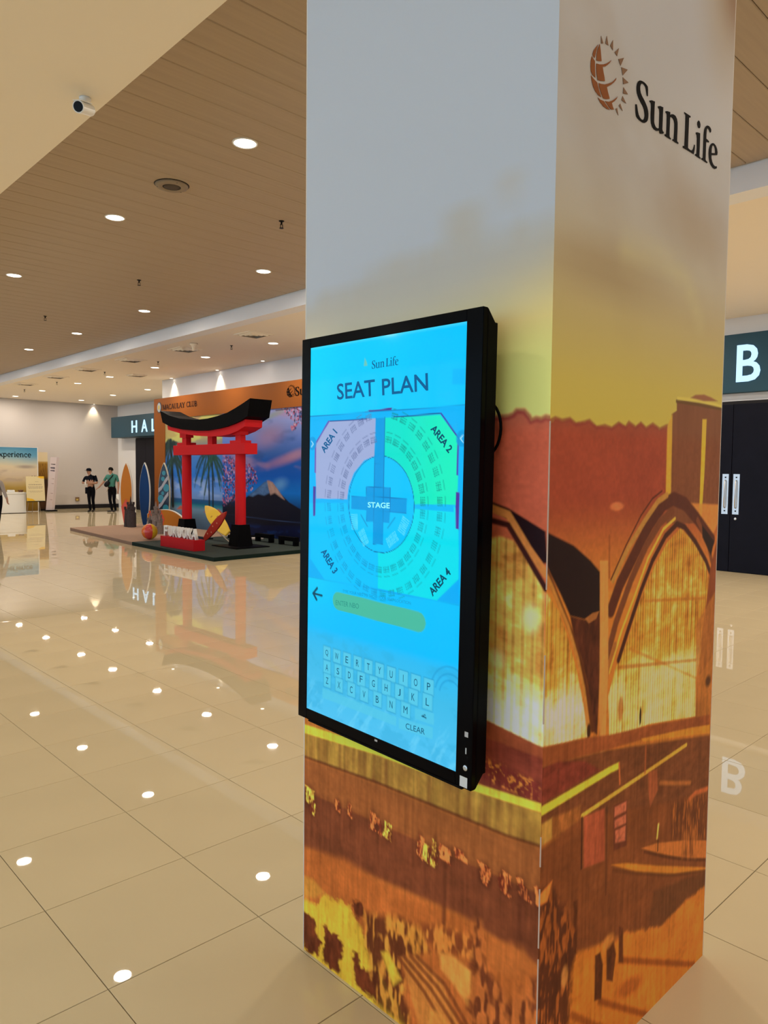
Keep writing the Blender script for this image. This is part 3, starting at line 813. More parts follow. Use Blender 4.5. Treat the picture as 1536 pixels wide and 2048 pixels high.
# pale sky reaches lower toward the far edge of this face
Lp.mix(sstep(2.00, 2.34, V + U * 0.38 - 0.10 + (fbm(U * 4, V * 5, 51) - .5) * 0.10), arr(151, 146, 140))
Lp.mix(sstep(2.44, 2.36, V + U * 0.05 + (fbm(U * 5, V * 2, 52) - .5) * 0.14) * sstep(2.0, 2.3, V) * 0.45, arr(150, 130, 96))
Lp.blob([(0.3014,2.4419)][0], 0.07, 0.04, arr(150, 132, 104), 0.9, 0.6)
Lp.blob([(0.1399,2.4941)][0], 0.05, 0.025, arr(154, 136, 110), 0.9, 0.5)
Lp.mix(sstep(1.86, 1.90, V) * sstep(2.35, 2.0, V) * 0.6, arr(232, 196, 112))
hl = [(0.2457,1.8734),(0.1995,1.894),(0.1715,1.8955),(0.1306,1.8964),(0.114,1.901),(0.1043,1.9099),(0.0815,1.9087),(0.065,1.8933),(0.0583,1.8825),(0.0426,1.8871),(0.0269,1.8838),(0.0132,1.8896),(-0.0038,1.885),(-0.0159,1.8819),(-0.0313,1.3037),(0.2324,1.2554)]
Lp.fill(hl, lambda u, v: arr(166, 80, 54)[None] * (0.9 + 0.25 * fbm(u * 12, v * 14, 3)[:, None]), 0.004, 1, 0.004, 4)
Lp.stroke(hl[:14], 0.016, arr(136, 48, 42), 0.005, 0.8)
Lp.mix(sstep(1.68, 1.50, V) * sstep(1.1, 1.2, V) * 0.5, arr(176, 92, 46))
Lp.fill([(0.2228,1.6965),(0.183,1.6695),(0.1259,1.654),(0.0063,1.5993),(-0.0014,1.5206),(0.0098,1.5146),(0.0634,1.5685),(0.119,1.6218),(0.1825,1.6465),(0.2197,1.5565)], arr(34, 12, 14), 0.004)
Lp.fill([(0.5105,1.4247),(0.359,1.5622),(0.2197,1.5565),(0.1808,1.5697),(0.1491,1.5771),(0.1054,1.5677),(0.0684,1.5335),(0.0052,1.4474),(-0.0054,1.041),(0.006,1.0378),(0.1955,1.0638),(0.5045,1.0586)], glass_fn(34, (220, 162, 76), (255, 236, 168), (146, 80, 34), 0.030, 0.66), 0.006)
Lp.stroke([(0.1826,1.6516),(0.1255,1.6365),(0.057,1.5493),(0.0035,1.4911)], 0.022, arr(176, 108, 52), 0.004)
Lp.stroke([(0.1948,1.6202),(0.1248,1.609),(0.0686,1.5385),(0.0025,1.4526)], 0.016, arr(60, 26, 20), 0.004)
Lp.blob([(0.0466,1.3682)][0], 0.022, 0.030, arr(240, 206, 140), 0.9, 0.8)
Lp.blob([(0.1539,1.2382)][0], 0.022, 0.024, arr(232, 196, 132), 0.9, 0.5)
Lp.fill([(0.7708,1.118),(0.1955,1.0638),(0.006,1.0378),(-0.0054,1.041),(-0.0097,0.8762),(0.0047,0.8737),(0.2048,0.8769),(0.9724,0.8896)], lambda u, v: arr(124, 56, 38)[None] * (0.65 + 0.7 * fbm(u * 16, v * 50, 26)[:, None]), 0.005)
Lp.fill([(0.7708,1.118),(0.1955,1.0638),(0.006,1.0378),(-0.0054,1.041),(-0.0062,1.0091),(0.1944,1.0136),(0.7701,1.061)], arr(146, 74, 42), 0.006, 0.8)
crowd(Lp, [(0.1931,0.9554),(0.0064,0.9406),(0.0052,0.891),(0.2051,0.8929)], (116, 46, 36), (196, 120, 52), 44, 50, 70, 0.60, 0.9, 0.01)
# terrace edge: bright stripe, streaked band, plain band
st = [(1.0283,0.8359),(0.6238,0.862),(0.2743,0.8687),(0.0004,0.8891),(-0.0003,0.865),(0.2738,0.8445),(0.6235,0.8348),(1.0281,0.8024)]
Lp.fill(st, arr(206, 174, 60), 0.004)
band = [(1.0281,0.8024),(0.6235,0.8348),(0.2738,0.8445),(-0.0003,0.8641),(-0.0026,0.7748),(0.1068,0.7627),(0.272,0.7571),(0.6222,0.7451),(1.0276,0.7167)]
def band_col(u, v):
    s = vnoise(u * 70, v * 2, 61) * 0.6 + fbm(u * 14, v * 14, 62) * 0.6
    s = np.clip(s - 0.1, 0, 1)[:, None]
    return arr(112, 66, 32) * (1 - s) + arr(182, 136, 58) * s
Lp.fill(band, band_col, 0.004)
Lp.stroke(band[4:], 0.012, arr(92, 44, 24), 0.005, 0.8)
Lp.fill([(1.0276,0.7106),(0.6221,0.7397),(0.2719,0.7513),(0.1067,0.7572),(-0.0027,0.7704),(-0.0057,0.6535),(0.2695,0.6353),(0.6204,0.6195),(1.0268,0.597)], lambda u, v: arr(138, 78, 38)[None] * (0.9 + 0.2 * fbm(u * 10, v * 30, 27)[:, None]), 0.006)
Lp.fill([(1.0268,0.597),(0.6204,0.6195),(0.2695,0.6353),(-0.0057,0.6535),(-0.011,0.4492),(0.266,0.4662),(0.6178,0.4273),(1.0255,0.3807)], lambda u, v: arr(112, 58, 32)[None] * (0.7 + 0.6 * fbm(u * 16, v * 20, 28)[:, None]), 0.012)
Lp.fill([(1.0255,0.3807),(0.7836,0.4275),(0.6178,0.4273),(0.266,0.4662),(-0.011,0.4492),(-0.0156,0.2702),(1.021,-0.3363)], lambda u, v: arr(164, 88, 38)[None] * (0.78 + 0.4 * fbm(u * 12, v * 16, 29)[:, None]), 0.02)
for q, (cc, r_) in enumerate(zip([(0.9777,0.5825),(0.963,0.545),(0.8205,0.6001),(0.7639,0.6052),(0.6441,0.611),(0.6202,0.6031),(0.5814,0.6037),(0.5697,0.5944),(0.4333,0.6064),(0.3999,0.5962),(0.3696,0.6132),(0.3301,0.6237),(0.2791,0.6438),(0.187,0.6274),(0.1779,0.6145),(0.112,0.6281),(0.0572,0.6399),(0.0434,0.623),(-0.001,0.6357)],
        [(.034,.034),(.020,.025),(.014,.022),(.012,.026),(.014,.032),(.010,.03),(.018,.030),(.012,.02),(.012,.040),(.022,.03),(.010,.04),(.026,.026),(.026,.016),(.018,.028),(.014,.022),(.016,.034),(.012,.028),(.014,.014),(.016,.03)])):
    hot = q in (0, 1, 6, 7, 9, 10)
    Lp.blob(cc, r_[0] * 1.3, r_[1] * 1.2, arr(74, 34, 20), 0.5, 0.55)
    reg = [(cc[0] - r_[0], cc[1] - r_[1]), (cc[0] + r_[0], cc[1] - r_[1] * .7), (cc[0] + r_[0], cc[1] + r_[1]), (cc[0] - r_[0], cc[1] + r_[1] * .8)]
    crowd(Lp, reg, (110, 46, 26), (226, 172, 70) if hot else (214, 116, 58), 60 + q, 95, 42, 0.47, 0.95, 0.004)
# yellow light on the ground, silhouettes of the crowd
yl = [(1.0242,0.1814),(0.9459,0.1975),(0.8806,0.2628),(0.7559,0.2707),(0.6792,0.197),(0.6296,0.1309),(0.5662,0.0969),(0.52,0.0667),(0.4598,-0.0079),(1.021,-0.3363)]
Lp.fill(yl, lambda u, v: arr(190, 144, 46)[None] * (0.85 + 0.3 * fbm(u * 20, v * 20, 30)[:, None]), 0.012, 1, 0.02, 16)
Lp.fill([(1.0248,0.275),(0.9562,0.2851),(0.8899,0.2648),(0.9461,0.2189),(1.0243,0.1939)], arr(178, 118, 46), 0.01, 0.8)
for r_ in [[(1.024,0.1501),(0.9942,0.1511),(0.9552,0.1441),(0.9355,0.0856),(0.9116,0.0726),(0.9253,0.0106),(1.0131,0.0044)],[(0.8935,0.1422),(0.8565,0.1385),(0.8248,0.1387),(0.7936,0.1359),(0.7888,0.0969),(0.8059,0.0409),(0.8144,0.0007),(0.897,0.0126)],[(0.7329,0.1305),(0.7075,0.1315),(0.7028,0.0935),(0.6697,0.099),(0.6134,0.1167),(0.5971,0.0804),(0.612,0.0161),(0.7273,0.017)],[(0.7434,0.3052),(0.6973,0.3198),(0.6802,0.2763),(0.7132,0.2554)]]:
    Lp.fill(r_, lambda u, v: arr(92, 42, 20)[None] * (0.4 + 1.2 * fbm(u * 46, v * 22, 31)[:, None]), 0.008, 1, 0.02, 40)
crowd(Lp, [(0.6886,0.2895),(0.6319,0.2985),(0.5244,0.3477),(0.4232,0.3522),(0.3808,0.2997),(0.5074,0.215),(0.491,0.1152),(0.4455,0.0005),(0.6279,0.0074),(0.6793,0.2084)], (84, 40, 20), (190, 122, 48), 45, 34, 16, 0.55, 0.9, 0.02)
Lp.fill([(0.5987,0.1914),(0.5679,0.2122),(0.5064,0.1504),(0.5433,0.109)], arr(192, 146, 48), 0.01, 0.9)
crowd(Lp, [(0.4235,0.3678),(0.3292,0.4068),(0.2216,0.418),(0.2145,0.3725),(0.3405,0.3094),(0.395,0.3291)], (112, 54, 26), (196, 118, 50), 46, 34, 16, 0.5, 0.85, 0.02)
Lp.fill([(0.5075,0.2204),(0.4357,0.2618),(0.3391,0.2382),(0.2524,0.1134),(0.4173,0.0169)], arr(176, 106, 46), 0.008)
for r_ in [[(0.4929,0.2278),(0.3787,0.1862),(0.2845,0.1251)],[(0.464,0.2449),(0.3519,0.2057),(0.253,0.1432)],[(0.4392,0.2574),(0.3257,0.2299),(0.2345,0.1539)],[(0.5073,0.2097),(0.4058,0.1611),(0.3098,0.0901)]]:
    Lp.stroke(r_, 0.016, arr(118, 60, 28), 0.006, 0.85)
Lp.fill([(0.3473,0.3163),(0.2951,0.3321),(0.2257,0.3225),(0.2243,0.259),(0.2357,0.213),(0.2869,0.2454),(0.3397,0.2688)], arr(192, 124, 56), 0.01)
Lp.fill([(0.3911,0.1165),(0.3372,0.1362),(0.2839,0.095),(0.4034,0.0251)], arr(186, 116, 50), 0.01, 0.8)
crowd(Lp, [(0.2287,0.4637),(0.1868,0.4832),(0.1721,0.355),(0.1134,0.3283),(0.09,0.2936),(0.0219,0.4048),(-0.0117,0.4224),(-0.0215,0.0449),(0.2216,0.1315),(0.2237,0.2296)], (92, 44, 24), (168, 92, 42), 47, 30, 18, 0.54, 0.9, 0.02)
Lp.fill([(0.1856,0.4305),(0.0561,0.4841),(0.0124,0.4463),(0.0483,0.3909),(0.1429,0.3604)], arr(164, 90, 40), 0.015, 0.8)
Lp.stroke([(0.3329,0.5974),(0.3326,0.4153)], 0.014, arr(96, 48, 26), 0.006, 0.7)
Lp.stroke([(0.4132,0.5754),(0.4083,0.4945)], 0.010, arr(100, 50, 28), 0.006, 0.6)
Lp.stroke([(0.0542,0.6275),(0.0641,0.4801)], 0.030, arr(92, 46, 26), 0.01, 0.6)
crowd(Lp, [(0.6915,-0.1435),(0.2587,0.1098),(-0.018,0.1803),(-0.0238,-0.0458),(0.6865,-0.5505)], (100, 50, 24), (176, 100, 42), 48, 26, 14, 0.52, 0.9, 0.03)
Lp.img = texture(Lp.img, U, V, 78)
cols = np.clip(Lp.img * PRINT_GAIN, 0, 0.95)
me = grid_mesh('printed_wrap', US_L, VS, lambda u, v: np.stack([0 * u, u, v], 1), cols)
me.flip_normals()
wrap_l = link_mesh('printed_wrap', me, M_print, pillar)
# pale worn seam where the two sheets meet
sm = MB()
for a, b in ((0.50, 0.66), (0.72, 0.80), (0.16, 0.47), (1.10, 1.28), (1.45, 1.88)):
    sm.box(-0.0012, 0.0016, -0.0012, 0.0016, a, b)
sm.build('seam', mat('worn_paper_edge', (0.62, 0.46, 0.38), rough=0.7), pillar)
MB().box(-0.0006, PW_R, PW_L, PW_L + 0.004, 0, ZP).build('back_wrap', M_core, pillar)
MB().box(PW_R, PW_R + 0.004, 0, PW_L, 0, ZP).build('back_wrap', M_core, pillar)

# ---------- brand name and sun emblem on the right face
WORD = [[(0.4507,2.8325),(0.4465,2.8339),(0.4429,2.844),(0.4372,2.8535),(0.4289,2.8571),(0.4208,2.8573),(0.413,2.8541),(0.4084,2.8489),(0.4067,2.8427),(0.4072,2.8353),(0.4106,2.828),(0.419,2.8215),(0.4314,2.8154),(0.442,2.8085),(0.4506,2.8019),(0.4562,2.7942),(0.4588,2.7854),(0.4587,2.7758),(0.4558,2.7672),(0.4491,2.7597),(0.4372,2.7535),(0.4252,2.7511),(0.4112,2.7513),(0.3972,2.7533),(0.3891,2.7568),(0.3857,2.7641),(0.3841,2.7748),(0.383,2.7871),(0.3901,2.7895),(0.3935,2.7826),(0.397,2.7735),(0.4024,2.7649),(0.4107,2.7592),(0.4209,2.7572),(0.4298,2.7597),(0.4355,2.7649),(0.438,2.7738),(0.4365,2.7819),(0.4319,2.7908),(0.4224,2.7981),(0.41,2.8043),(0.3987,2.8116),(0.3914,2.8185),(0.3879,2.8266),(0.387,2.8357),(0.3888,2.8447),(0.3942,2.8532),(0.4028,2.8593),(0.4145,2.8624),(0.4285,2.8636),(0.4407,2.8623),(0.4501,2.859),(0.4521,2.853),(0.4527,2.8332)],
 [(0.4635,2.8249),(0.4756,2.8298),(0.4953,2.8329),(0.4942,2.8166),(0.4941,2.7923),(0.4944,2.7749),(0.4973,2.769),(0.505,2.7637),(0.5157,2.7632),(0.5261,2.7675),(0.5262,2.7832),(0.5257,2.8125),(0.5248,2.821),(0.5161,2.8229),(0.5154,2.8261),(0.5284,2.8315),(0.5477,2.8341),(0.5468,2.8145),(0.5463,2.7897),(0.5458,2.7708),(0.5489,2.7658),(0.5555,2.765),(0.5537,2.7599),(0.5335,2.7536),(0.529,2.7556),(0.5276,2.7611),(0.5182,2.7571),(0.5077,2.7543),(0.4951,2.7542),(0.4843,2.7581),(0.4766,2.7652),(0.4742,2.7761),(0.4736,2.7952),(0.4741,2.8146),(0.4721,2.8206),(0.4647,2.822)],
 [(0.5634,2.8284),(0.5741,2.832),(0.5928,2.8353),(0.5928,2.8267),(0.6009,2.8319),(0.6142,2.8358),(0.6279,2.8358),(0.6374,2.8303),(0.6423,2.8207),(0.6433,2.8058),(0.6429,2.7853),(0.6424,2.7668),(0.6455,2.7647),(0.6525,2.7638),(0.6517,2.76),(0.6333,2.7589),(0.6127,2.7587),(0.6125,2.7617),(0.6214,2.7654),(0.6227,2.779),(0.6236,2.7995),(0.6227,2.8114),(0.6188,2.8192),(0.6105,2.824),(0.6015,2.8241),(0.5928,2.8202),(0.5927,2.8047),(0.5918,2.7844),(0.5925,2.7646),(0.5956,2.762),(0.6024,2.7611),(0.6015,2.7578),(0.5814,2.7571),(0.5626,2.7572),(0.5624,2.7611),(0.5721,2.7642),(0.5729,2.7784),(0.5731,2.8083),(0.5727,2.8211),(0.5702,2.8243),(0.5637,2.8241)],
 [(0.6852,2.8664),(0.7072,2.8675),(0.7296,2.8682),(0.7288,2.864),(0.7189,2.8608),(0.7186,2.8342),(0.7181,2.7953),(0.7179,2.7682),(0.7304,2.7666),(0.7439,2.7677),(0.7537,2.775),(0.7598,2.7857),(0.7616,2.7916),(0.7662,2.7915),(0.7659,2.7806),(0.7632,2.77),(0.7604,2.7613),(0.7421,2.7613),(0.7107,2.7602),(0.6842,2.759),(0.6838,2.7637),(0.6942,2.7668),(0.6953,2.7883),(0.6958,2.8268),(0.6955,2.8612),(0.6865,2.8626)],
 [(0.7712,2.8323),(0.7825,2.8359),(0.801,2.8387),(0.8013,2.821),(0.8012,2.7912),(0.8007,2.7673),(0.8044,2.7654),(0.8103,2.7651),(0.8083,2.761),(0.7883,2.7607),(0.7697,2.7616),(0.7706,2.7648),(0.7807,2.7688),(0.7814,2.7902),(0.7804,2.8185),(0.7774,2.8264),(0.7716,2.8275)],
 [(0.7866,2.8741),(0.7948,2.8733),(0.8007,2.8673),(0.8012,2.8606),(0.7975,2.8539),(0.7918,2.8516),(0.7847,2.8533),(0.7795,2.8595),(0.7797,2.8665)],
 [(0.876,2.8643),(0.867,2.8695),(0.8582,2.8728),(0.8512,2.8695),(0.8482,2.8616),(0.8471,2.8452),(0.8473,2.8362),(0.8588,2.8357),(0.8687,2.8342),(0.8666,2.83),(0.8473,2.8277),(0.8472,2.805),(0.8466,2.7697),(0.8509,2.7674),(0.862,2.766),(0.8598,2.7624),(0.838,2.7622),(0.8165,2.7624),(0.8174,2.7662),(0.8278,2.7702),(0.8279,2.7992),(0.8279,2.8292),(0.8284,2.8473),(0.8314,2.8603),(0.839,2.8707),(0.8504,2.8788),(0.8636,2.8815),(0.8748,2.88),(0.882,2.8753),(0.8807,2.8678)],
 [(0.9355,2.8104),(0.8902,2.7971),(0.891,2.7876),(0.898,2.7774),(0.9085,2.7712),(0.9212,2.7697),(0.9323,2.7734),(0.9363,2.7709),(0.9329,2.7658),(0.9194,2.761),(0.9044,2.7603),(0.8891,2.7647),(0.8786,2.7728),(0.8727,2.7843),(0.8698,2.7966),(0.8707,2.8091),(0.8758,2.8217),(0.886,2.8324),(0.898,2.8381),(0.9104,2.8393),(0.9232,2.8361),(0.9327,2.8287),(0.9368,2.8196)],
 [(0.8904,2.8038),(0.919,2.8112),(0.9198,2.8166),(0.9165,2.8258),(0.9097,2.8325),(0.901,2.8324),(0.894,2.8267),(0.8904,2.816)]]
GLOBE = [[(0.1795,2.8704),(0.1681,2.8588),(0.1579,2.847),(0.154,2.8378),(0.1554,2.8328),(0.1641,2.8306),(0.1688,2.8446),(0.1736,2.8576)],
 [(0.187,2.8745),(0.1922,2.8592),(0.195,2.8468),(0.1978,2.8349),(0.187,2.8309),(0.1729,2.8278),(0.1733,2.8429),(0.1779,2.8592)],
 [(0.1506,2.8298),(0.1465,2.8172),(0.1455,2.8025),(0.1478,2.7901),(0.1544,2.7848),(0.1697,2.7825),(0.1665,2.8026),(0.1658,2.8179),(0.1645,2.8229),(0.1568,2.8256)],
 [(0.1733,2.8196),(0.1874,2.8226),(0.207,2.8299),(0.2245,2.8393),(0.2354,2.8468),(0.2475,2.8565),(0.24,2.8468),(0.2291,2.8371),(0.2182,2.8291),(0.204,2.8232),(0.2079,2.8122),(0.2141,2.7998),(0.2168,2.7906),(0.1981,2.7844),(0.1807,2.7809),(0.1756,2.7948),(0.1728,2.8071)],
 [(0.1482,2.7803),(0.1531,2.7687),(0.1601,2.7568),(0.1713,2.7485),(0.1847,2.7442),(0.2002,2.7439),(0.1907,2.7553),(0.1837,2.7652),(0.1789,2.7735),(0.1635,2.7758)],
 [(0.1865,2.7746),(0.2007,2.7774),(0.2161,2.7818),(0.236,2.7912),(0.256,2.8029),(0.2672,2.8121),(0.2749,2.8201),(0.274,2.8146),(0.263,2.8037),(0.2474,2.7913),(0.2276,2.779),(0.2338,2.7681),(0.2436,2.7543),(0.2269,2.7475),(0.2113,2.7444),(0.1997,2.7539),(0.1903,2.7653)],
 [(0.184,2.7366),(0.1961,2.7357),(0.2139,2.7379),(0.2254,2.7332),(0.2393,2.7288),(0.2462,2.7265),(0.2304,2.7235),(0.2123,2.7243),(0.1965,2.7291)],
 [(0.2205,2.7401),(0.2384,2.7445),(0.2563,2.7535),(0.272,2.7641),(0.2856,2.7746),(0.279,2.7654),(0.2678,2.7557),(0.2555,2.7469),(0.2606,2.7394),(0.2667,2.7339),(0.253,2.7293),(0.239,2.7333)]]
RAYS = [[(0.1925,2.8973),(0.2043,2.8829),(0.1945,2.8786)],[(0.2209,2.9081),(0.2299,2.8873),(0.2153,2.8872)],[(0.2527,2.9105),(0.2541,2.8842),(0.2399,2.8913)],[(0.2846,2.9018),(0.2765,2.8779),(0.2634,2.8832)],[(0.3127,2.887),(0.2963,2.8599),(0.2838,2.8726)],[(0.3346,2.8635),(0.3094,2.839),(0.3,2.8572)],[(0.3413,2.8312),(0.313,2.8169),(0.3096,2.8339)],[(0.3394,2.7992),(0.3131,2.7924),(0.3146,2.8093)],[(0.3312,2.7715),(0.3059,2.7722),(0.3112,2.7846)],[(0.3133,2.7454),(0.2927,2.7525),(0.2993,2.7607)],[(0.2905,2.7261),(0.2757,2.7387),(0.2837,2.7437)]]
M_ink = mat('black_print_ink', (0.004, 0.003, 0.003), rough=0.6, spec=0.03)
M_rust = mat('rust_print_ink', tuple(np.array(C(118, 62, 22)) * PRINT_GAIN), rough=0.6, spec=0.08)
M_rust2 = mat('tan_print_ink', tuple(np.array(C(112, 78, 52)) * PRINT_GAIN), rough=0.6, spec=0.08)
def on_right(me, d=-0.0012):
    return remap(me, lambda co: np.stack([co[:, 0], d - co[:, 2], co[:, 1]], 1))
o = link_mesh('brand_lettering', on_right(curve_mesh('brand_lettering', WORD, 0.0005)), M_ink, pillar)
tag(o, 'black serif brand name')
o = link_mesh('globe_emblem', on_right(curve_mesh('globe_emblem', GLOBE, 0.0005)), M_rust, pillar)
tag(o, 'rust globe emblem')
link_mesh('sun_rays', on_right(curve_mesh('sun_rays', RAYS, 0.0005)), M_rust2, o)

# ------------------------------------------------------------------ touch display on the left face
tv = thing('touch_display', (-0.004, 0.512, 1.544), 'black portrait touch screen showing a cyan seat plan on the pillar', 'display', rot=(0.0124, 0, -0.0178))
HW, HH = 0.384, 0.627
M_bezel = mat('glossy_black_bezel', (0.001, 0.001, 0.002), rough=0.18, spec=0.05)
M_case = mat('black_metal_case', (0.002, 0.002, 0.003), rough=0.4, spec=0.05)
fb = MB()
sy0, sy1, sz0, sz1 = -0.329, 0.338, -0.591, 0.596
fb.box(-0.111, -0.092, -HW, sy0, -HH, HH).box(-0.111, -0.092, sy1, HW, -HH, HH).box(-0.111, -0.092, sy0, sy1, -HH, sz0).box(-0.111, -0.092, sy0, sy1, sz1, HH)
fb.build('bezel', M_bezel, tv, bevel=0.002)
MB().prism([(-0.092, -HH), (-0.062, -HH + 0.034), (-0.052, -HH + 0.034), (-0.052, HH - 0.034), (-0.062, HH - 0.034), (-0.092, HH)], 'y', -HW, HW).build('housing', M_case, tv, bevel=0.002)
MB().box(-0.113, -0.092, -HW + 0.03, HW - 0.06, -HH - 0.004, -HH + 0.002).build('lower_lip', M_case, tv)
MB().box(-0.052, -0.012, -0.22, 0.22, -0.32, 0.32).build('mount_bracket', M_case, tv)
MB().box(-0.012, 0.0, -0.25, 0.25, -0.22, 0.22).build('wall_plate', M_case, tv)
cb = MB().tube([(-0.02 + 0.004 * math.sin(a_), -0.32 - 0.054 * math.sin(a_), 0.325 + 0.075 * math.cos(a_)) for a_ in np.linspace(0, math.pi, 17)], 0.004, 8)
cb.build('cable', M_case, tv, smooth=True)
# small marks on the bezel
M_mark = mat('pale_marking', (0.5, 0.5, 0.5), rough=0.4)
for (cy, cz), sz in zip([(-0.3646,-0.4792),(-0.3643,-0.5236)], [(0.006, 0.007), (0.002, 0.008)]):
    MB().box(-0.1118, -0.111, cy - sz[0], cy + sz[0], cz - sz[1], cz + sz[1]).build('marking', M_mark, tv)
cy, cz = [(-0.3641,-0.5696)][0]
pb = MB().lathe([(0.0075, 0), (0.0075, 0.002), (0.005, 0.003)], 16).build('power_button', M_steel, tv, (-0.111, cy, cz)); pb.rotation_euler = (0, -math.pi / 2, 0)
cy, cz = [(-0.3585,-0.6107)][0]
MB().box(-0.1117, -0.111, cy - 0.013, cy + 0.013, max(cz, -HH + 0.018) - 0.014, max(cz, -HH + 0.018) + 0.014).build('sticker', mat('white_sticker', (0.7, 0.7, 0.7)), tv)
cy, cz = [(-0.011,-0.5994)][0]
MB().box(-0.1115, -0.111, cy - 0.006, cy + 0.006, cz - 0.003, cz + 0.003).build('sensor', M_mark, tv)

# the lit picture: painted panel plus lettering a hair in front
us = np.linspace(sy0, sy1, 210); vs_ = np.linspace(sz0, sz1, 380)
U, V = np.meshgrid(us, vs_, indexing='ij')
S = Paint(U, V)
S.stops(V, [(sz0, (86, 202, 250)), (-0.42, (60, 190, 236)), (-0.30, (0, 190, 255)), (-0.20, (0, 192, 255)), (0.2, (0, 200, 255)), (sz1, (2, 204, 255))])
S.mix(sstep(0.1, 0.332, U) * 0.45 * sstep(-0.35, -0.1, V), arr(0, 222, 255))
S.mix(sstep(0.02, -0.28, U) * sstep(0.3, 0.5, V) * 0.4, arr(0, 186, 252))
S.mix(sstep(0.585, 0.598, V) * 0.5, arr(90, 225, 255))
# map block
mp = [(0.3451,0.3781),(-0.3354,0.3834),(-0.3271,-0.1424),(0.3431,-0.1476)]
S.fill(mp, lambda u, v: arr(0, 176, 246)[None] * (1 - 0 * u[:, None]), 0.001, 0.85)
S.fill([(0.3093,0.2891),(0.2365,0.3583),(0.018,0.36),(0.0201,0.2498),(0.0659,0.236),(0.1127,0.1976),(0.1361,0.1551),(0.1434,0.1162),(0.2996,0.1107)], arr(158, 172, 214), 0.0015)
S.fill([(-0.0217,0.3603),(-0.2409,0.361),(-0.3123,0.2941),(-0.31,0.1226),(-0.144,0.1154),(-0.1384,0.1518),(-0.1165,0.1959),(-0.0782,0.2308),(-0.0222,0.25)], lambda u, v: (arr(0, 226, 205) * (1 - sstep(-0.05, -0.3, u)[:, None]) + arr(22, 238, 190) * sstep(-0.05, -0.3, u)[:, None]), 0.0015)
S.fill([(-0.298,0.1223),(-0.144,0.1142),(-0.1343,0.0575),(-0.0942,-0.0009),(-0.0125,-0.032),(-0.0025,-0.033),(-0.0054,-0.1411),(-0.2463,-0.1408),(-0.3225,-0.0733),(-0.317,0.0948)], arr(0, 222, 238), 0.0015)
S.fill([(-0.298,0.1223),(-0.144,0.1151),(-0.1443,0.1037),(-0.2986,0.1027)], arr(0, 186, 246), 0.0015)
S.fill([(0.3362,0.0945),(0.1442,0.1043),(0.1251,0.0387),(0.0809,-0.0066),(-0.0025,-0.033),(-0.0054,-0.1411),(0.2521,-0.1469),(0.3263,-0.0886)], arr(0, 196, 255), 0.0015)
S.fill([(0.3326,-0.0892),(0.2521,-0.1469),(0.3314,-0.1465)], arr(0, 176, 246), 0.002)
S.fill([(-0.3233,-0.0732),(-0.2463,-0.1408),(-0.3256,-0.1402)], arr(0, 172, 246), 0.002)
# round arena with stage

ec = [(-0.0077,0.1075),(0.1418,0.1059),(-0.1432,0.1105),(-0.0125,0.2509),(0.0018,-0.0335)]
ring = [(ec[0][0] + (ec[1][0] - ec[2][0]) / 2 * math.cos(a), ec[0][1] + (ec[3][1] - ec[4][1]) / 2 * math.sin(a)) for a in np.linspace(0, 2 * math.pi, 60, endpoint=False)]
S.fill(ring, arr(0, 196, 255), 0.001)
S.stroke(ring + ring[:1], 0.0022, arr(0, 92, 150), 0.0008)
stg = arr(0, 156, 226); sl_ = arr(0, 118, 186)
for pg in [[(0.0166,0.3606),(-0.0225,0.3607),(-0.0226,0.1972),(-0.0239,-0.0089),(0.0202,-0.0115),(0.0189,0.1963)],[(0.1231,0.1268),(-0.1206,0.1304),(-0.1198,0.088),(0.1221,0.0869)],[(0.0539,0.1567),(-0.0515,0.159),(-0.0501,0.0561),(0.0513,0.0549)]]:
    S.fill(pg, stg, 0.001)
for pg in [[(0.0166,0.3606),(0.0189,0.1963),(0.0202,-0.0115),(-0.0239,-0.0089),(-0.0226,0.1972),(-0.0225,0.3607)],[(0.1231,0.1268),(-0.1206,0.1304),(-0.1198,0.088),(0.1221,0.0869),(0.1231,0.1268)],[(0.0539,0.1567),(-0.0515,0.159),(-0.0501,0.0561),(0.0513,0.0549),(0.0539,0.1567)],[(0.0175,0.2273),(-0.024,0.2278)]]:
    S.stroke(pg, 0.0016, sl_, 0.0006)
# seat blocks
rs = random.Random(4)
def seats(c, n1, n2, ang, col, sp=0.0068, size=0.0042, wsc=1.0):
    for a in range(n1):
        for b in range(n2):
            du = (a - (n1 - 1) / 2) * sp; dv = (b - (n2 - 1) / 2) * sp
            x = c[0] + du * math.cos(ang) - dv * math.sin(ang); y = c[1] + du * math.sin(ang) + dv * math.cos(ang)
            h_ = size / 2
            S.fill([(x-h_, y-h_), (x+h_, y-h_), (x+h_, y+h_), (x-h_, y+h_)], col, 0.0012, 0.9)
Cx, Cz = ec[0]
rx_in, rx_out = 0.196, 0.262
for q, (ring_r, cnt) in enumerate(((0.192, 34), (0.262, 40))):
    for k in range(cnt):
        a = 2 * math.pi * (k + 0.5) / cnt
        c_ = (Cx + ring_r * math.cos(a) * 0.92, Cz + ring_r * math.sin(a))
        if abs(c_[0] - Cx) < 0.026 and c_[1] > Cz: continue
        if abs(c_[1] - Cz) < 0.012: continue
        left = c_[0] > Cx; topp = c_[1] > Cz
        col = arr(86, 100, 146) if (left and topp) else arr(0, 134, 122) if topp else arr(0, 142, 200) if left else arr(0, 146, 166)
        seats(c_, 3, 4, a, col)
        S.stroke([(c_[0] + 0.02 * math.cos(a) - 0.012 * math.sin(a), c_[1] + 0.02 * math.sin(a) + 0.012 * math.cos(a)), (c_[0] + 0.02 * math.cos(a) + 0.012 * math.sin(a), c_[1] + 0.02 * math.sin(a) - 0.012 * math.cos(a))], 0.003, col, 0.0015, 0.6)
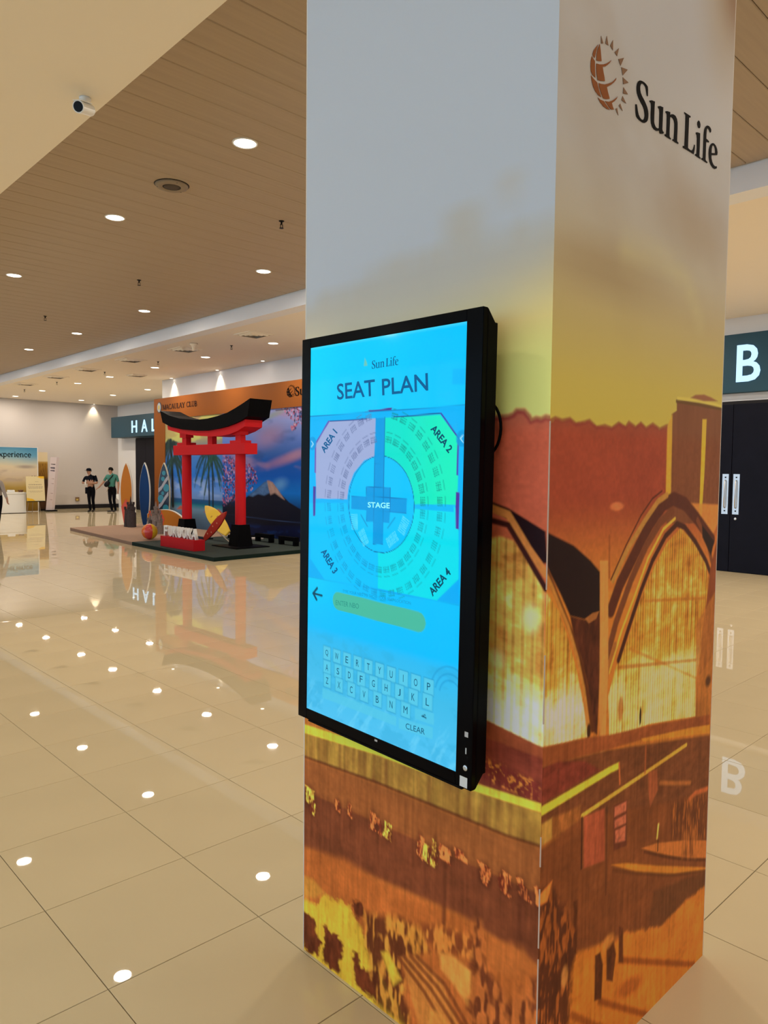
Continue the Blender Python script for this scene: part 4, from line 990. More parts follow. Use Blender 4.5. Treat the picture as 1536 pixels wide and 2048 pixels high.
for c_, a_ in zip([(0.1064,0.0488),(0.0627,0.0053),(-0.0629,0.0094),(-0.1091,0.0525)], (-0.25, -0.75, 0.75, 0.25)):
    seats(c_, 5, 8, a_ + 0.2, arr(110, 236, 250), 0.0062, 0.0034)
for c_, a_ in zip([(0.0614,0.0553),(-0.0582,0.057)], (-0.75, 0.75)):
    S.stroke([(c_[0] - 0.022 * math.sin(a_), c_[1] + 0.022 * math.cos(a_) ), (c_[0] + 0.022 * math.sin(a_), c_[1] - 0.022 * math.cos(a_))], 0.004, arr(0, 120, 180), 0.002, 0.7)
# purple and navy doors round the map
for pg, c_ in (([(0.049,0.3838),(-0.0524,0.3874),(-0.0493,0.3785),(0.0458,0.3783)], (74, 44, 140)), ([(0.2366,0.3594),(0.0577,0.3613),(0.0576,0.3579),(0.2365,0.3565)], (20, 60, 140)), ([(-0.0602,0.3622),(-0.2428,0.3655),(-0.243,0.3621),(-0.0603,0.3593)], (20, 60, 140)),
               ([(0.2424,0.3596),(0.2337,0.3593),(0.302,0.2891),(0.3093,0.2891)], (96, 76, 178)), ([(0.3105,0.2891),(0.3032,0.2891),(0.3031,0.1936),(0.3098,0.1935)], (104, 84, 180)), ([(-0.2395,0.3656),(-0.2462,0.3653),(-0.3134,0.2971),(-0.3112,0.2921)], (60, 66, 170)), ([(-0.3064,0.2942),(-0.3127,0.2941),(-0.3119,0.199),(-0.3055,0.2003)], (70, 72, 180)),
               ([(0.3169,0.1496),(0.3028,0.1501),(0.3033,0.055),(0.3155,0.0523)], (76, 60, 160)), ([(-0.3053,0.1554),(-0.319,0.1544),(-0.3182,0.057),(-0.3069,0.0598)], (76, 50, 160))):
    S.fill(pg, arr(*c_), 0.0008)
S.stroke([(0.3451,0.3765),(-0.3355,0.3821)], 0.0022, arr(0, 130, 196), 0.0008)
S.stroke([(0.343,-0.1492),(0.1212,-0.1479),(-0.3271,-0.1437)], 0.0018, arr(0, 150, 220), 0.0008, 0.6)
for c_ in [(0.3244,0.2886),(-0.3229,0.2961)]:
    S.blob(c_, 0.022, 0.022, arr(0, 150, 220), 0.06, 0.8)
S.stroke([(0.3299,0.2968),(0.319,0.2869),(0.3296,0.2773)], 0.003, arr(170, 240, 255), 0.001)
S.stroke([(-0.3244,0.3039),(-0.316,0.2962),(-0.3249,0.287)], 0.003, arr(170, 240, 255), 0.001)
S.fill([(-0.2837,0.4783),(-0.3272,0.476),(-0.3269,0.4351),(-0.2832,0.438)], arr(0, 180, 250), 0.002, 0.7)
# entry field (pill)
pa, pb_ = [(0.1788,-0.2064),(-0.1766,-0.2122)]
r_ = 0.0285
pill = [(pa[0] + r_ * math.sin(a), pa[1] + r_ * math.cos(a)) for a in np.linspace(0, math.pi, 14)] + [(pb_[0] - r_ * math.sin(a), pb_[1] - r_ * math.cos(a)) for a in np.linspace(0, math.pi, 14)]
S.fill(pill, arr(72, 186, 160), 0.0012)
# faint photograph behind the keyboard
ph = sstep(-0.30, -0.34, V + (U) * 0.02)
S.mix(ph * 0.35, arr(64, 180, 226))
n = fbm(U * 18, V * 30, 71); n2 = fbm(U * 60 + V * 40, V * 20, 72)
S.mix(ph * sstep(0.5, 0.7, n) * 0.35, arr(40, 166, 214)); S.mix(ph * sstep(0.55, 0.75, n2) * sstep(-0.45, -0.55, V) * 0.5, arr(110, 214, 250))
for a_ in (0.0, 0.018, 0.034):
    ctr = [(-0.3033,-0.3954)][0]
    S.stroke([(ctr[0] - (0.075 - a_) * math.cos(t_) * 1.0, ctr[1] + (0.075 - a_) * 1.1 * math.sin(t_)) for t_ in np.linspace(0.2, 2.9, 16)], 0.005, arr(26, 150, 210), 0.002, 0.6)
# keys
def key(c4):
    S.fill(c4, arr(84, 200, 232), 0.002)
K_ROWS = [('QWERTYUIOP', [(0.2332,-0.3839),(-0.2221,-0.3855)]), ('ASDFGHJKL', [(0.2317,-0.4305),(-0.2187,-0.4294)]), ('ZXCVBNM', [(0.2297,-0.4734),(-0.1329,-0.4743)])]
KEYS = []
for s_, (a_, b_) in K_ROWS:
    for k, ch in enumerate(s_):
        f_ = k / (len(s_) - 1)
        c_ = (a_[0] + (b_[0] - a_[0]) * f_, a_[1] + (b_[1] - a_[1]) * f_)
        KEYS.append((ch, c_))
        w_, h_ = 0.0185, 0.0215
        S.fill([(c_[0]-w_*1.08, c_[1]-h_*1.1), (c_[0]+w_*1.08, c_[1]-h_*1.1), (c_[0]+w_*1.08, c_[1]+h_*1.1), (c_[0]-w_*1.08, c_[1]+h_*1.1)], arr(22, 146, 196), 0.003, 0.85)
        key([(c_[0]-w_, c_[1]-h_), (c_[0]+w_, c_[1]-h_), (c_[0]+w_, c_[1]+h_), (c_[0]-w_, c_[1]+h_)])
for q4 in [[(-0.1705,-0.4597),(-0.2442,-0.4545),(-0.2452,-0.4878),(-0.1714,-0.4903)],[(0.2537,-0.5027),(-0.0956,-0.5051),(-0.0946,-0.5319),(0.253,-0.5349)],[(-0.1057,-0.506),(-0.2415,-0.4947),(-0.2409,-0.5285),(-0.1066,-0.5356)]]:
    S.fill(q4, arr(84, 200, 232), 0.002, 0.75)
S.stroke([(-0.2141,-0.4766),(-0.199,-0.4748),(-0.2118,-0.4675)], 0.003, arr(12, 80, 110), 0.001); S.stroke([(-0.199,-0.4748),(-0.2152,-0.4745)], 0.003, arr(12, 80, 110), 0.001)
S.stroke([(0.2887,-0.1808),(0.3098,-0.2003),(0.291,-0.2193)], 0.008, arr(0, 66, 96), 0.001); S.stroke([(0.3098,-0.2003),(0.2641,-0.2019)], 0.008, arr(0, 66, 96), 0.001)
S.fill([(0.0744,0.5165),(0.0705,0.5397),(0.0611,0.5257),(0.0586,0.5166)], arr(120, 196, 160), 0.002, 0.8)
me = grid_mesh('screen', us, vs_, lambda u, v: np.stack([0 * u - 0.1095, u, v], 1), S.img)
me.flip_normals()
M_screen = attr_mat('lit_screen', rough=0.06, spec=0.12, emission=0.92)
screen = link_mesh('screen', me, M_screen, tv)
M_t_navy = emat('screen_text_navy', C(0, 88, 140), 1.0)
M_t_teal = emat('screen_text_teal', C(0, 70, 96), 1.0)
M_t_pale = emat('screen_text_pale', C(150, 246, 255), 1.0)
M_t_key = emat('screen_text_key', C(14, 84, 116), 1.0)
M_t_soft = emat('screen_text_soft', C(22, 140, 190), 1.0)
def screen_text(s, quad, m, bold=0.0, name='screen_text'):
    """quad: bottom-left, bottom-right, top-left on the screen"""
    me = text_mesh(name, s, 0, bold)
    bl, br, tl = [np.array(q) for q in quad]
    def fn(co):
        mn, mx_ = co.min(0), co.max(0)
        a = (co[:, 0] - mn[0]) / (mx_[0] - mn[0]); b = (co[:, 1] - mn[1]) / max(1e-9, (mx_[1] - mn[1]))
        P = bl + a[:, None] * (br - bl) + b[:, None] * (tl - bl)
        return np.stack([0 * a - 0.1099, P[:, 0], P[:, 1]], 1)
    return link_mesh(name, remap(me, fn), m, screen)
screen_text('SEAT', [(0.1981,0.4224),(0.0205,0.4249),(0.2017,0.4719)], M_t_navy, 0.012)
screen_text('PLAN', [(-0.01,0.4246),(-0.1957,0.4277),(-0.0065,0.4723)], M_t_navy, 0.012)
screen_text('STAGE', [(0.0455,0.0958),(-0.051,0.0982),(0.0459,0.1122)], M_t_pale, 0.02)
screen_text('AREA 1', [(0.2583,0.2562),(0.1939,0.3207),(0.2812,0.2707)], M_t_navy, 0.03)
screen_text('AREA 2', [(-0.2061,0.3223),(-0.2753,0.257),(-0.2227,0.3372)], M_t_teal, 0.03)
screen_text('AREA 3', [(0.273,-0.0614),(0.2056,-0.1257),(0.2483,-0.0442)], M_t_navy, 0.03)
screen_text('AREA 4', [(-0.2298,-0.1336),(-0.2962,-0.0614),(-0.2119,-0.1172)], M_t_teal, 0.03)
screen_text('TYPE YOUR NBO TO SHOW YOUR SEAT LOCATION:', [(0.1577,-0.1761),(-0.1478,-0.1685),(0.1579,-0.1672)], M_t_soft)
screen_text('ENTER NBO', [(0.191,-0.221),(0.0792,-0.216),(0.1914,-0.2051)], emat('screen_text_green', C(40, 140, 130), 1.0))
screen_text('CLEAR', [(-0.1353,-0.5284),(-0.2115,-0.5247),(-0.1349,-0.5115)], M_t_key)
for ch, c_ in KEYS:
    w_, h_ = {'I': 0.001, 'W': 0.0088, 'M': 0.0082, 'Q': 0.0074, 'O': 0.0072, 'J': 0.005}.get(ch, 0.0064), 0.0105
    screen_text(ch, [(c_[0] + w_, c_[1] - h_), (c_[0] - w_, c_[1] - h_), (c_[0] + w_, c_[1] + h_)], M_t_key, 0, 'key_letter')
# brand name on the screen
wall_pts = np.array([p for g in WORD for p in g]); wx0, wz0 = wall_pts.min(0); wx1, wz1 = wall_pts.max(0)
def brand_mesh(name, u0, u1, v0, v1, plane, d, thick=0.0):
    return fit_text(curve_mesh(name, WORD, thick), u0, u1, v0, v1, plane, d)
bq = [(0.0383,0.5105),(-0.0749,0.5137),(0.039,0.5368)]
link_mesh('screen_brand', brand_mesh('screen_brand', bq[0][0], bq[1][0], bq[0][1] - 0.006, bq[2][1] - 0.004, 'x-', -0.1099), M_t_navy, screen)

# ------------------------------------------------------------------ serif lettering from strokes
def ell(cx, cy, rx, ry, a0, a1, n=14):
    return [(cx + rx * math.cos(math.radians(a0 + (a1 - a0) * k / n)), cy + ry * math.sin(math.radians(a0 + (a1 - a0) * k / n))) for k in range(n + 1)]
TK, TN, SF = 0.20, 0.10, 0.075
def sf(x, y, w=0.13): return ([(x - w, y), (x + w, y)], SF)
GL = {
 'M': (1.0, [([(.12, 0), (.12, 1)], TN), ([(.14, 1), (.5, .04)], TK), ([(.5, .04), (.86, 1)], TN), ([(.87, 0), (.87, 1)], TK), sf(.12, .03), sf(.87, .03), sf(.10, .97, .1), sf(.89, .97, .1)]),
 'A': (.82, [([(.06, 0), (.40, 1)], TN), ([(.40, 1), (.72, 0)], TK), ([(.17, .34), (.58, .34)], TN), sf(.07, .03, .1), sf(.72, .03, .12)]),
 'C': (.78, [(ell(.42, .5, .34, .46, 45, 320), .13), ([(.68, .68), (.68, .98)], .05), ([(.68, .3), (.66, .12)], .05)]),
 'U': (.82, [([(.16, 1), (.16, .3)] + ell(.40, .3, .24, .26, 180, 360, 8) , .12), ([(.64, .3), (.64, 1)], TN), sf(.16, .97), sf(.64, .97, .1)]),
 'L': (.64, [([(.17, 0), (.17, 1)], TK), ([(.05, .03), (.56, .03)], .07), ([(.56, .0), (.58, .28)], .06), sf(.17, .97)]),
 'Y': (.80, [([(.09, 1), (.40, .48)], TK), ([(.72, 1), (.40, .48)], TN), ([(.40, .5), (.40, 0)], TK), sf(.09, .97, .11), sf(.72, .97, .1), sf(.40, .03)]),
 'B': (.72, [([(.16, 0), (.16, 1)], TK), ([(.05, .03), (.3, .03)], SF), ([(.05, .97), (.3, .97)], SF), (ell(.26, .74, .26, .23, 90, -90, 10), .11), (ell(.26, .26, .34, .23, 90, -90, 10), .12), ([(.16, .51), (.3, .51)], SF)]),
 'E': (.72, [([(.16, 0), (.16, 1)], TK), ([(.04, .04), (.60, .04)], .08), ([(.04, .96), (.58, .96)], .08), ([(.16, .5), (.46, .5)], .08), ([(.60, 0), (.60, .25)], .07), ([(.58, 1), (.58, .78)], .07), ([(.46, .38), (.46, .62)], .06)]),
 'x': (.72, [([(.08, .68), (.62, .02)], 0.182), ([(.62, .68), (.08, .02)], 0.091), sf(.1, .03), sf(.6, .03), sf(.1, .67), sf(.6, .67)]),
 'p': (.80, [([(.16, -.28), (.16, .70)], 0.169), (ell(.40, .35, .26, .31, -160, 160), 0.143), sf(.16, -.27, .15), sf(.10, .67, .1)]),
 'e': (.70, [(ell(.36, .35, .27, .31, 0, 318), 0.143), ([(.10, .36), (.62, .36)], 0.104)]),
 'r': (.58, [([(.16, 0), (.16, .68)], 0.169), (ell(.38, .42, .2, .24, 160, 60, 6), 0.130), ([(.46, .60), (.52, .58)], 0.182), sf(.16, .03, .15), sf(.10, .67, .1)]),
 'i': (.40, [([(.19, 0), (.19, .68)], 0.169), ([(.19, .86), (.19, .98)], 0.182), sf(.19, .03, .15), sf(.13, .67, .1)]),
 'n': (.84, [([(.16, 0), (.16, .68)], 0.169), (ell(.40, .42, .22, .25, 170, 0, 8), 0.130), ([(.62, .42), (.62, 0)], 0.169), sf(.16, .03, .14), sf(.62, .03, .14), sf(.10, .67, .1)]),
 'c': (.68, [(ell(.36, .35, .27, .31, 45, 318), 0.143), ([(.58, .46), (.56, .58)], 0.156)]),
 ' ': (.42, []),
}
def serif_mesh(name, s):
    """flat lettering mesh in the xy plane"""
    mb = MB(); x = 0
    for ch in s:
        adv, st = GL[ch]
        for pts, w in st:
            P = [Vector((p[0] + x, p[1])) for p in pts]
            ls = []; rs_ = []
            for i, p in enumerate(P):
                t = (P[min(i + 1, len(P) - 1)] - P[max(i - 1, 0)]).normalized()
                nrm = Vector((-t.y, t.x)) * w / 2
                ls.append(p + nrm); rs_.append(p - nrm)
            b = [(q.x, q.y, 0) for q in ls] + [(q.x, q.y, 0) for q in rs_]
            n = len(P)
            mb.raw(b, [[i, i + 1, n + i + 1, n + i] for i in range(n - 1)])
        x += adv
    me = bpy.data.meshes.new(name); me.from_pydata(mb.v, [], mb.f); me.update()
    return me

# ------------------------------------------------------------------ booth: platform
ZB = 0.08
t = thing('booth_platform', (5.7, 11.3, 0), 'low booth platform with sand coloured and dark green carpet', 'platform')
M_sand = mat('sand_carpet', (0.33, 0.205, 0.135), rough=0.9, var=0.06, vscale=20, bump=0.3, bscale=300)
M_green = mat('dark_green_turf', (0.009, 0.022, 0.017), rough=0.95, var=0.2, vscale=30, bump=0.5, bscale=300)
M_sandedge = mat('brown_platform_edge', (0.20, 0.12, 0.085), rough=0.8)
def rel(p, o): return (p[0] - o[0], p[1] - o[1])
O = (5.7, 11.3)
gp = [rel(p, O) for p in ((5.66, 11.25), (9.45, 11.45), (9.45, 15.05), (5.78, 15.05))]
sp_ = [rel(p, O) for p in ((5.78, 15.05), (9.45, 15.05), (9.45, 20.4), (6.22, 19.95))]
MB().prism(gp, 'z', 0, ZB - 0.01).build('green_deck', mat('green_platform_edge', (0.006, 0.016, 0.014), rough=0.8, spec=0.1), t)
MB().prism(gp, 'z', ZB - 0.01, ZB).build('green_carpet', M_green, t)
MB().prism(sp_, 'z', 0, ZB - 0.01).build('sand_deck', M_sandedge, t)
MB().prism(sp_, 'z', ZB - 0.01, ZB).build('sand_carpet', M_sand, t)

# ------------------------------------------------------------------ booth: portal with the printed backdrop
XB = 8.8
bd_ = thing('photo_backdrop', (XB, 15.9, ZB), 'orange portal framing a print of palms, blossom and a snow capped mountain', 'backdrop')
def brel(y, z): return (y - 15.9, z - ZB)
M_orange = mat('orange_panel_paint', (0.27, 0.078, 0.012), rough=0.6, spec=0.1)
yl0, yl1 = 20.05, 19.38
yr0, yr1 = 11.55, 12.2
zt, zh = 3.85, 3.23
MB().box(0, 0.35, brel(yl1, 0)[0], brel(yl0, 0)[0], 0, zh - ZB).build('post', M_orange, bd_)
MB().box(0, 0.35, brel(yr0, 0)[0], brel(yr1, 0)[0], 0, zh - ZB).build('post', M_orange, bd_)
MB().box(0, 0.35, brel(yr0, 0)[0], brel(yl0, 0)[0], zh - ZB, zt - ZB).build('header', M_orange, bd_)
usb = np.linspace(yr1, yl1, 330); vsb = np.linspace(ZB, zh, 150)
U, V = np.meshgrid(usb, vsb, indexing='ij')
B = Paint(U, V)
B.stops(V, [(0.0, (70, 92, 112)), (0.35, (96, 116, 132)), (0.62, (118, 140, 150)), (0.74, (42, 120, 124)), (0.80, (24, 84, 112)), (0.90, (28, 78, 118)), (0.92, (120, 140, 176)), (1.15, (112, 148, 200)), (1.5, (30, 110, 186)), (2.1, (70, 120, 176)), (2.45, (146, 132, 118)), (2.7, (190, 158, 88)), (3.23, (176, 132, 92))])
B.mix(sstep(0.5, 0.7, fbm(U * 1.4, V * 4, 81)) * sstep(0.95, 1.1, V) * sstep(1.7, 1.2, V) * 0.7, arr(176, 186, 208))
B.mix(sstep(0.5, 0.66, fbm(U * 1.0, V * 5, 82)) * sstep(2.4, 2.6, V) * 0.7, arr(212, 196, 96))
# mountain half, right of the palms
ysp = [(16.17,1.35)][0][0]
half = sstep(ysp + 0.02, ysp - 0.02, U)
Rr = Paint(U, V)
Rr.stops(V, [(0.0, (4, 16, 44)), (0.3, (4, 14, 52)), (0.75, (8, 16, 40)), (1.2, (10, 122, 200)), (1.6, (8, 92, 176)), (2.0, (30, 92, 168)), (2.5, (104, 124, 184)), (2.9, (142, 144, 190)), (3.23, (156, 146, 178))])
cl = fbm(U * 0.55 + V * 0.35, V * 1.9 - U * 0.25, 83)
Rr.mix(sstep(0.48, 0.68, cl) * sstep(1.5, 1.8, V) * 0.75, arr(176, 132, 158))
Rr.mix(sstep(0.56, 0.75, fbm(U * 0.9 + 7, V * 2.4, 84)) * sstep(1.8, 2.1, V) * 0.5, arr(48, 78, 136))
for c_, ru, rv, col, al in (([(14.043,2.564)][0], 0.55, 0.22, (186, 130, 150), .6), ([(13.349,2.002)][0], 0.75, 0.10, (196, 128, 148), .7), ([(12.895,2.121)][0], 0.4, 0.10, (200, 138, 150), .6), ([(13.559,1.402)][0], 0.25, 0.12, (120, 170, 206), .7), ([(13.824,3.086)][0], 0.5, 0.06, (150, 148, 110), .6)):
    Rr.blob(c_, ru, rv, arr(*col), 0.9, al, -0.2)
mt = [(16.657,0.32),(16.173,0.459),(15.306,0.936),(14.917,1.096),(14.633,1.223),(14.22,1.44),(14.04,1.489),(13.863,1.447),(13.515,1.177),(13.177,0.989),(12.646,0.815),(12.254,0.738),(12.252,0.475),(16.657,0.263)]
Rr.fill(mt, arr(11, 12, 30), 0.02)
Rr.fill([(14.917,1.096),(14.633,1.223),(14.22,1.44),(14.063,1.484),(13.995,1.189),(14.219,1.118),(14.494,1.149),(14.727,1.076)], lambda u, v: arr(86, 116, 150)[None] * (0.6 + 0.8 * fbm(u * 10, v * 14, 85)[:, None]), 0.03)
Rr.fill([(14.094,1.483),(14.018,1.49),(13.863,1.447),(13.666,1.299),(13.366,1.045),(13.579,1.113),(13.775,1.195),(13.95,1.139),(14.017,1.265)], lambda u, v: arr(206, 150, 124)[None] * (0.6 + 0.8 * fbm(u * 12, v * 8, 86)[:, None]), 0.03)
Rr.stroke([(16.016,0.578),(14.87,0.541),(13.513,0.524),(12.685,0.534)], 0.016, arr(64, 84, 120), 0.01, 0.7)
Rr.mix(sstep(0.52, 0.7, fbm(U * 2.0, V * 6, 87)) * sstep(0.45, 0.2, V) * 0.5, arr(26, 64, 120))
B.img = B.img * (1 - half[..., None]) + Rr.img * half[..., None]
# palms
def palm(cx, cz, r, n, seed, col, w=0.05):
    rr = random.Random(seed)
    for k in range(n):
        a = math.pi * (k + 0.5) / n * 1.7 - 0.35 * math.pi
        L = r * (0.7 + 0.5 * rr.random())
        pts = [(cx + L * s * math.cos(a), cz + L * s * math.sin(a) * 0.9 - L * 0.9 * s * s) for s in np.linspace(0, 1, 7)]
        B.stroke(pts, w * 1.4, arr(*col), 0.03, 0.85)
        for q in pts[2:]:
            B.stroke([q, (q[0] + 0.05 * math.cos(a), q[1] - 0.30 * r)], w * 0.7, arr(col[0] + 8, col[1] + 16, col[2] + 10), 0.02, 0.7)
for tr_, w_ in (([(16.904,2.103),(16.87,1.336),(16.843,0.338)], 0.07), ([(16.702,2.017),(16.667,1.34),(16.657,0.32)], 0.07), ([(19.062,2.578),(18.975,1.905),(18.926,0.682)], 0.14)):
    B.stroke(tr_, w_, arr(24, 34, 36), 0.02)
c1, c2, c3 = [(16.92,2.188),(16.647,2.045),(19,2.454)]
palm(c1[0], c1[1], 0.62, 9, 1, (26, 52, 46)); palm(c2[0], c2[1], 0.55, 8, 2, (34, 66, 52)); palm(c3[0], c3[1], 0.8, 11, 3, (26, 44, 42), 0.07); palm(c3[0] - 0.15, c3[1] - 0.45, 0.7, 9, 4, (34, 56, 50), 0.06)
# umbrellas on the beach, sea line
for a_, b_ in ([(17.155,0.566),(16.655,0.661)], [(16.655,0.561),(16.12,0.657)], [(18.705,0.584),(18.209,0.675)]):
    B.fill([(a_[0], a_[1]), ((a_[0] + b_[0]) / 2, b_[1] + 0.03), (b_[0], a_[1])], arr(206, 92, 62), 0.02)
# blossom
rb = random.Random(9)
def blossom(poly, n, rmin, rmax):
    P = np.array(poly); lo, hi = P.min(0), P.max(0); k = 0
    while k < n:
        q = (rb.uniform(lo[0], hi[0]), rb.uniform(lo[1], hi[1]))
        if B.sdist(np.array([q[0]]), np.array([q[1]]), P)[0] > 0: 
            k += 0.2; continue
        r_ = rb.uniform(rmin, rmax)
        col = rb.choice([(190, 78, 104), (206, 122, 142), (160, 52, 80), (214, 170, 184), (44, 30, 48), (40, 70, 120)])
        B.blob(q, r_, r_, arr(*col), 0.4, 0.9); k += 1
blossom([(16.167,2.125),(15.602,2.066),(15.354,1.903),(14.822,1.903),(14.587,1.695),(14.494,1.487),(14.822,1.218),(15.306,1.152),(15.809,0.808),(16.172,0.766)], 620, 0.012, 0.034)
blossom([(13.523,3.233),(12.677,3.222),(12.675,2.815),(12.899,2.872),(13.186,3.007)], 110, 0.012, 0.032)
blossom([(13.144,2.834),(12.859,2.847),(12.858,2.702),(13.102,2.698)], 26, 0.02, 0.04)
B.stroke([(13.737,3.182),(13.354,3.187),(12.982,3.203),(12.661,3.102)], 0.02, arr(60, 36, 40), 0.01)
B.stroke([(12.962,3.19),(12.972,2.827)], 0.014, arr(70, 44, 50), 0.01)
B.stroke([(16.017,0.356),(15.808,0.863),(15.355,1.231),(14.822,1.508)], 0.05, arr(26, 20, 28), 0.02, 0.9)
B.fill([(16.174,0.347),(15.963,0.857),(15.605,0.953),(15.208,0.859),(15.208,0.402)], arr(18, 18, 32), 0.06, 0.85)
PG2 = np.array([0.85, 1.05, 1.3])
me = grid_mesh('printed_scene', usb, vsb, lambda u, v: np.stack([0 * u + 0.02, u - 15.9, v - ZB], 1), np.clip(B.img * PG2, 0, 0.85))
me.flip_normals()
link_mesh('printed_scene', me, M_print, bd_)
MB().box(0.03, 0.07, brel(yr1, 0)[0], brel(yl1, 0)[0], 0, zh - ZB).build('backing_board', M_core, bd_)
# header lettering
q = [(19.49,3.497),(17.461,3.501),(19.458,3.661),(17.466,3.657)]
me = serif_mesh('club_lettering', 'MACAULAY CLUB')
def shear_on_header(me, bl, br, tl, d):
    bl, br, tl = np.array(bl), np.array(br), np.array(tl)
    def fn(co):
        mn, mx_ = co.min(0), co.max(0)
        a = (co[:, 0] - mn[0]) / (mx_[0] - mn[0]); b = (co[:, 1] - mn[1]) / (mx_[1] - mn[1])
        P = bl + a[:, None] * (br - bl) + b[:, None] * (tl - bl)
        return np.stack([0 * a + d, P[:, 0] - 15.9, P[:, 1] - ZB], 1)
    return remap(me, fn)
zb_ = (q[0][1] + q[1][1]) / 2; zt_ = (q[2][1] + q[3][1]) / 2
M_dkred = mat('dark_red_lettering', (0.018, 0.005, 0.006), rough=0.6, spec=0.1)
link_mesh('club_lettering', shear_on_header(me, (q[0][0], zb_), (q[1][0], zb_), (q[0][0], zt_), -0.006), M_dkred, bd_)
e = [(19.695,3.584),(19.829,3.591),(19.558,3.576),(19.681,3.745),(19.698,3.421)]
er, ez = (e[1][0] - e[2][0]) / 2, (e[3][1] - e[4][1]) / 2
def disc(rx, rz, d0, d1, n=28): return [(e[0][0] - 15.9 + rx * math.cos(2 * math.pi * k / n), e[0][1] - ZB + rz * math.sin(2 * math.pi * k / n)) for k in range(n)]
badge = MB().prism(disc(er, ez, 0, 0), 'x', -0.012, 0.0).build('club_badge', mat('dark_badge', (0.05, 0.05, 0.07), rough=0.4), bd_)
MB().prism(disc(er * .78, ez * .82, 0, 0), 'x', -0.018, -0.012).build('badge_face', mat('silver_badge', (0.42, 0.46, 0.50), rough=0.35), badge)
MB().prism(disc(er * .42, ez * .42, 0, 0), 'x', -0.024, -0.018).build('badge_centre', mat('gold_badge', (0.55, 0.42, 0.10), rough=0.35), badge)
# sun emblem and brand on the header
def to_header(polys, u0, u1, v0, v1, ref):
    P = np.array([p for g in ref for p in g]); a0, b0 = P.min(0); a1, b1 = P.max(0)
    return [[(u0 + (x - a0) / (a1 - a0) * (u1 - u0), v0 + (z - b0) / (b1 - b0) * (v1 - v0)) for x, z in g] for g in polys]
q = [(13.256,3.464),(12.904,3.753),(12.922,3.501),(12.923,3.709),(11.99,3.482)]
ref = GLOBE + RAYS
gm = curve_mesh('sun_emblem', to_header(GLOBE + RAYS, q[0][0] - 15.9, q[1][0] - 15.9, q[0][1] - ZB, q[1][1] - ZB, ref), 0.003)
link_mesh('sun_emblem', remap(gm, lambda co: np.stack([-0.005 - co[:, 2], co[:, 0], co[:, 1]], 1)), M_ink, bd_)
hw = q[2][0] - 15.9
link_mesh('brand_lettering', brand_mesh('brand_lettering', hw, hw - 1.15, q[2][1] - ZB - 0.02, q[3][1] - ZB + 0.01, 'x-', -0.006, 0.003), M_ink, bd_)

# ------------------------------------------------------------------ torii gate
M_red = mat('red_gate_paint', (0.60, 0.012, 0.018), rough=0.5, spec=0.12)
M_gblack = mat('black_gate_paint', (0.002, 0.002, 0.003), rough=0.5, spec=0.04)
GX, GYm = 7.17, 13.88
gate = thing('torii_gate', (GX, GYm, ZB), 'red torii gate with curved black top beam in front of the backdrop', 'gate')
def g2(p): return (p[0] - GYm, p[1] - ZB)
blk = [(15.973,3.179),(15.51,3.041),(14.991,2.945),(14.193,2.881),(13.704,2.888),(13.276,2.923),(12.865,2.979),(12.586,3.05),(12.275,3.137),(11.992,3.228),(12.094,2.862),(12.333,2.785),(12.586,2.732),(12.906,2.68),(13.278,2.645),(13.705,2.62),(14.195,2.631),(14.848,2.681),(15.413,2.76),(15.846,2.886)]
MB().prism([g2(p) for p in blk], 'x', 6.95 - GX, 7.50 - GX).build('top_beam', M_gblack, gate)
rdb = [(15.695,2.81),(15.509,2.766),(14.942,2.687),(14.284,2.636),(13.792,2.625),(13.362,2.65),(12.988,2.686),(12.666,2.738),(12.412,2.791),(12.258,2.847),(12.277,2.659),(12.548,2.574),(12.847,2.519),(13.257,2.487),(13.575,2.485),(14.285,2.521),(15.04,2.596),(15.663,2.705)]
MB().prism([g2(p) for p in rdb], 'x', 7.0 - GX, 7.44 - GX).build('under_beam', M_red, gate)
MB().box(7.01 - GX, 7.33 - GX, 12.29 - GYm, 15.42 - GYm, 2.085 - ZB, 2.315 - ZB).build('tie_beam', M_red, gate, bevel=0.004)
for yc in (12.70, 15.06):
    y = yc - GYm
    MB().lathe([(0.118, 0.45), (0.114, 1.2), (0.110, 2.02)], 32, 0, y).build('leg', M_red, gate, smooth=False)
    MB().box(-0.13, 0.13, y - 0.22, y + 0.22, 2.235, 2.30).build('cap_plate', M_red, gate)
    MB().box(-0.065, 0.065, y - 0.10, y + 0.10, 2.30, 2.70).build('neck', M_red, gate)
    MB().box(-0.10, 0.10, y - 0.15, y + 0.15, 2.42, 2.58).build('collar', M_red, gate)
    s0, s1 = 0.19, 0.14
    fr = MB().raw([(-s0, y-s0, 0.02), (s0, y-s0, 0.02), (s0, y+s0, 0.02), (-s0, y+s0, 0.02), (-s1, y-s1, 0.48), (s1, y-s1, 0.48), (s1, y+s1, 0.48), (-s1, y+s1, 0.48)], [(3,2,1,0),(4,5,6,7),(0,1,5,4),(1,2,6,5),(2,3,7,6),(3,0,4,7)])
    fr.build('footing', M_gblack, gate)
    MB().box(-0.42, 0.42, y - 0.50, y + 0.50 if yc < 14 else y + 0.40, 0, 0.02).build('base_plate', M_gblack, gate)
MB().box(-0.06, 0.06, -0.10, 0.10, 2.235, 2.52).build('centre_strut', M_red, gate)

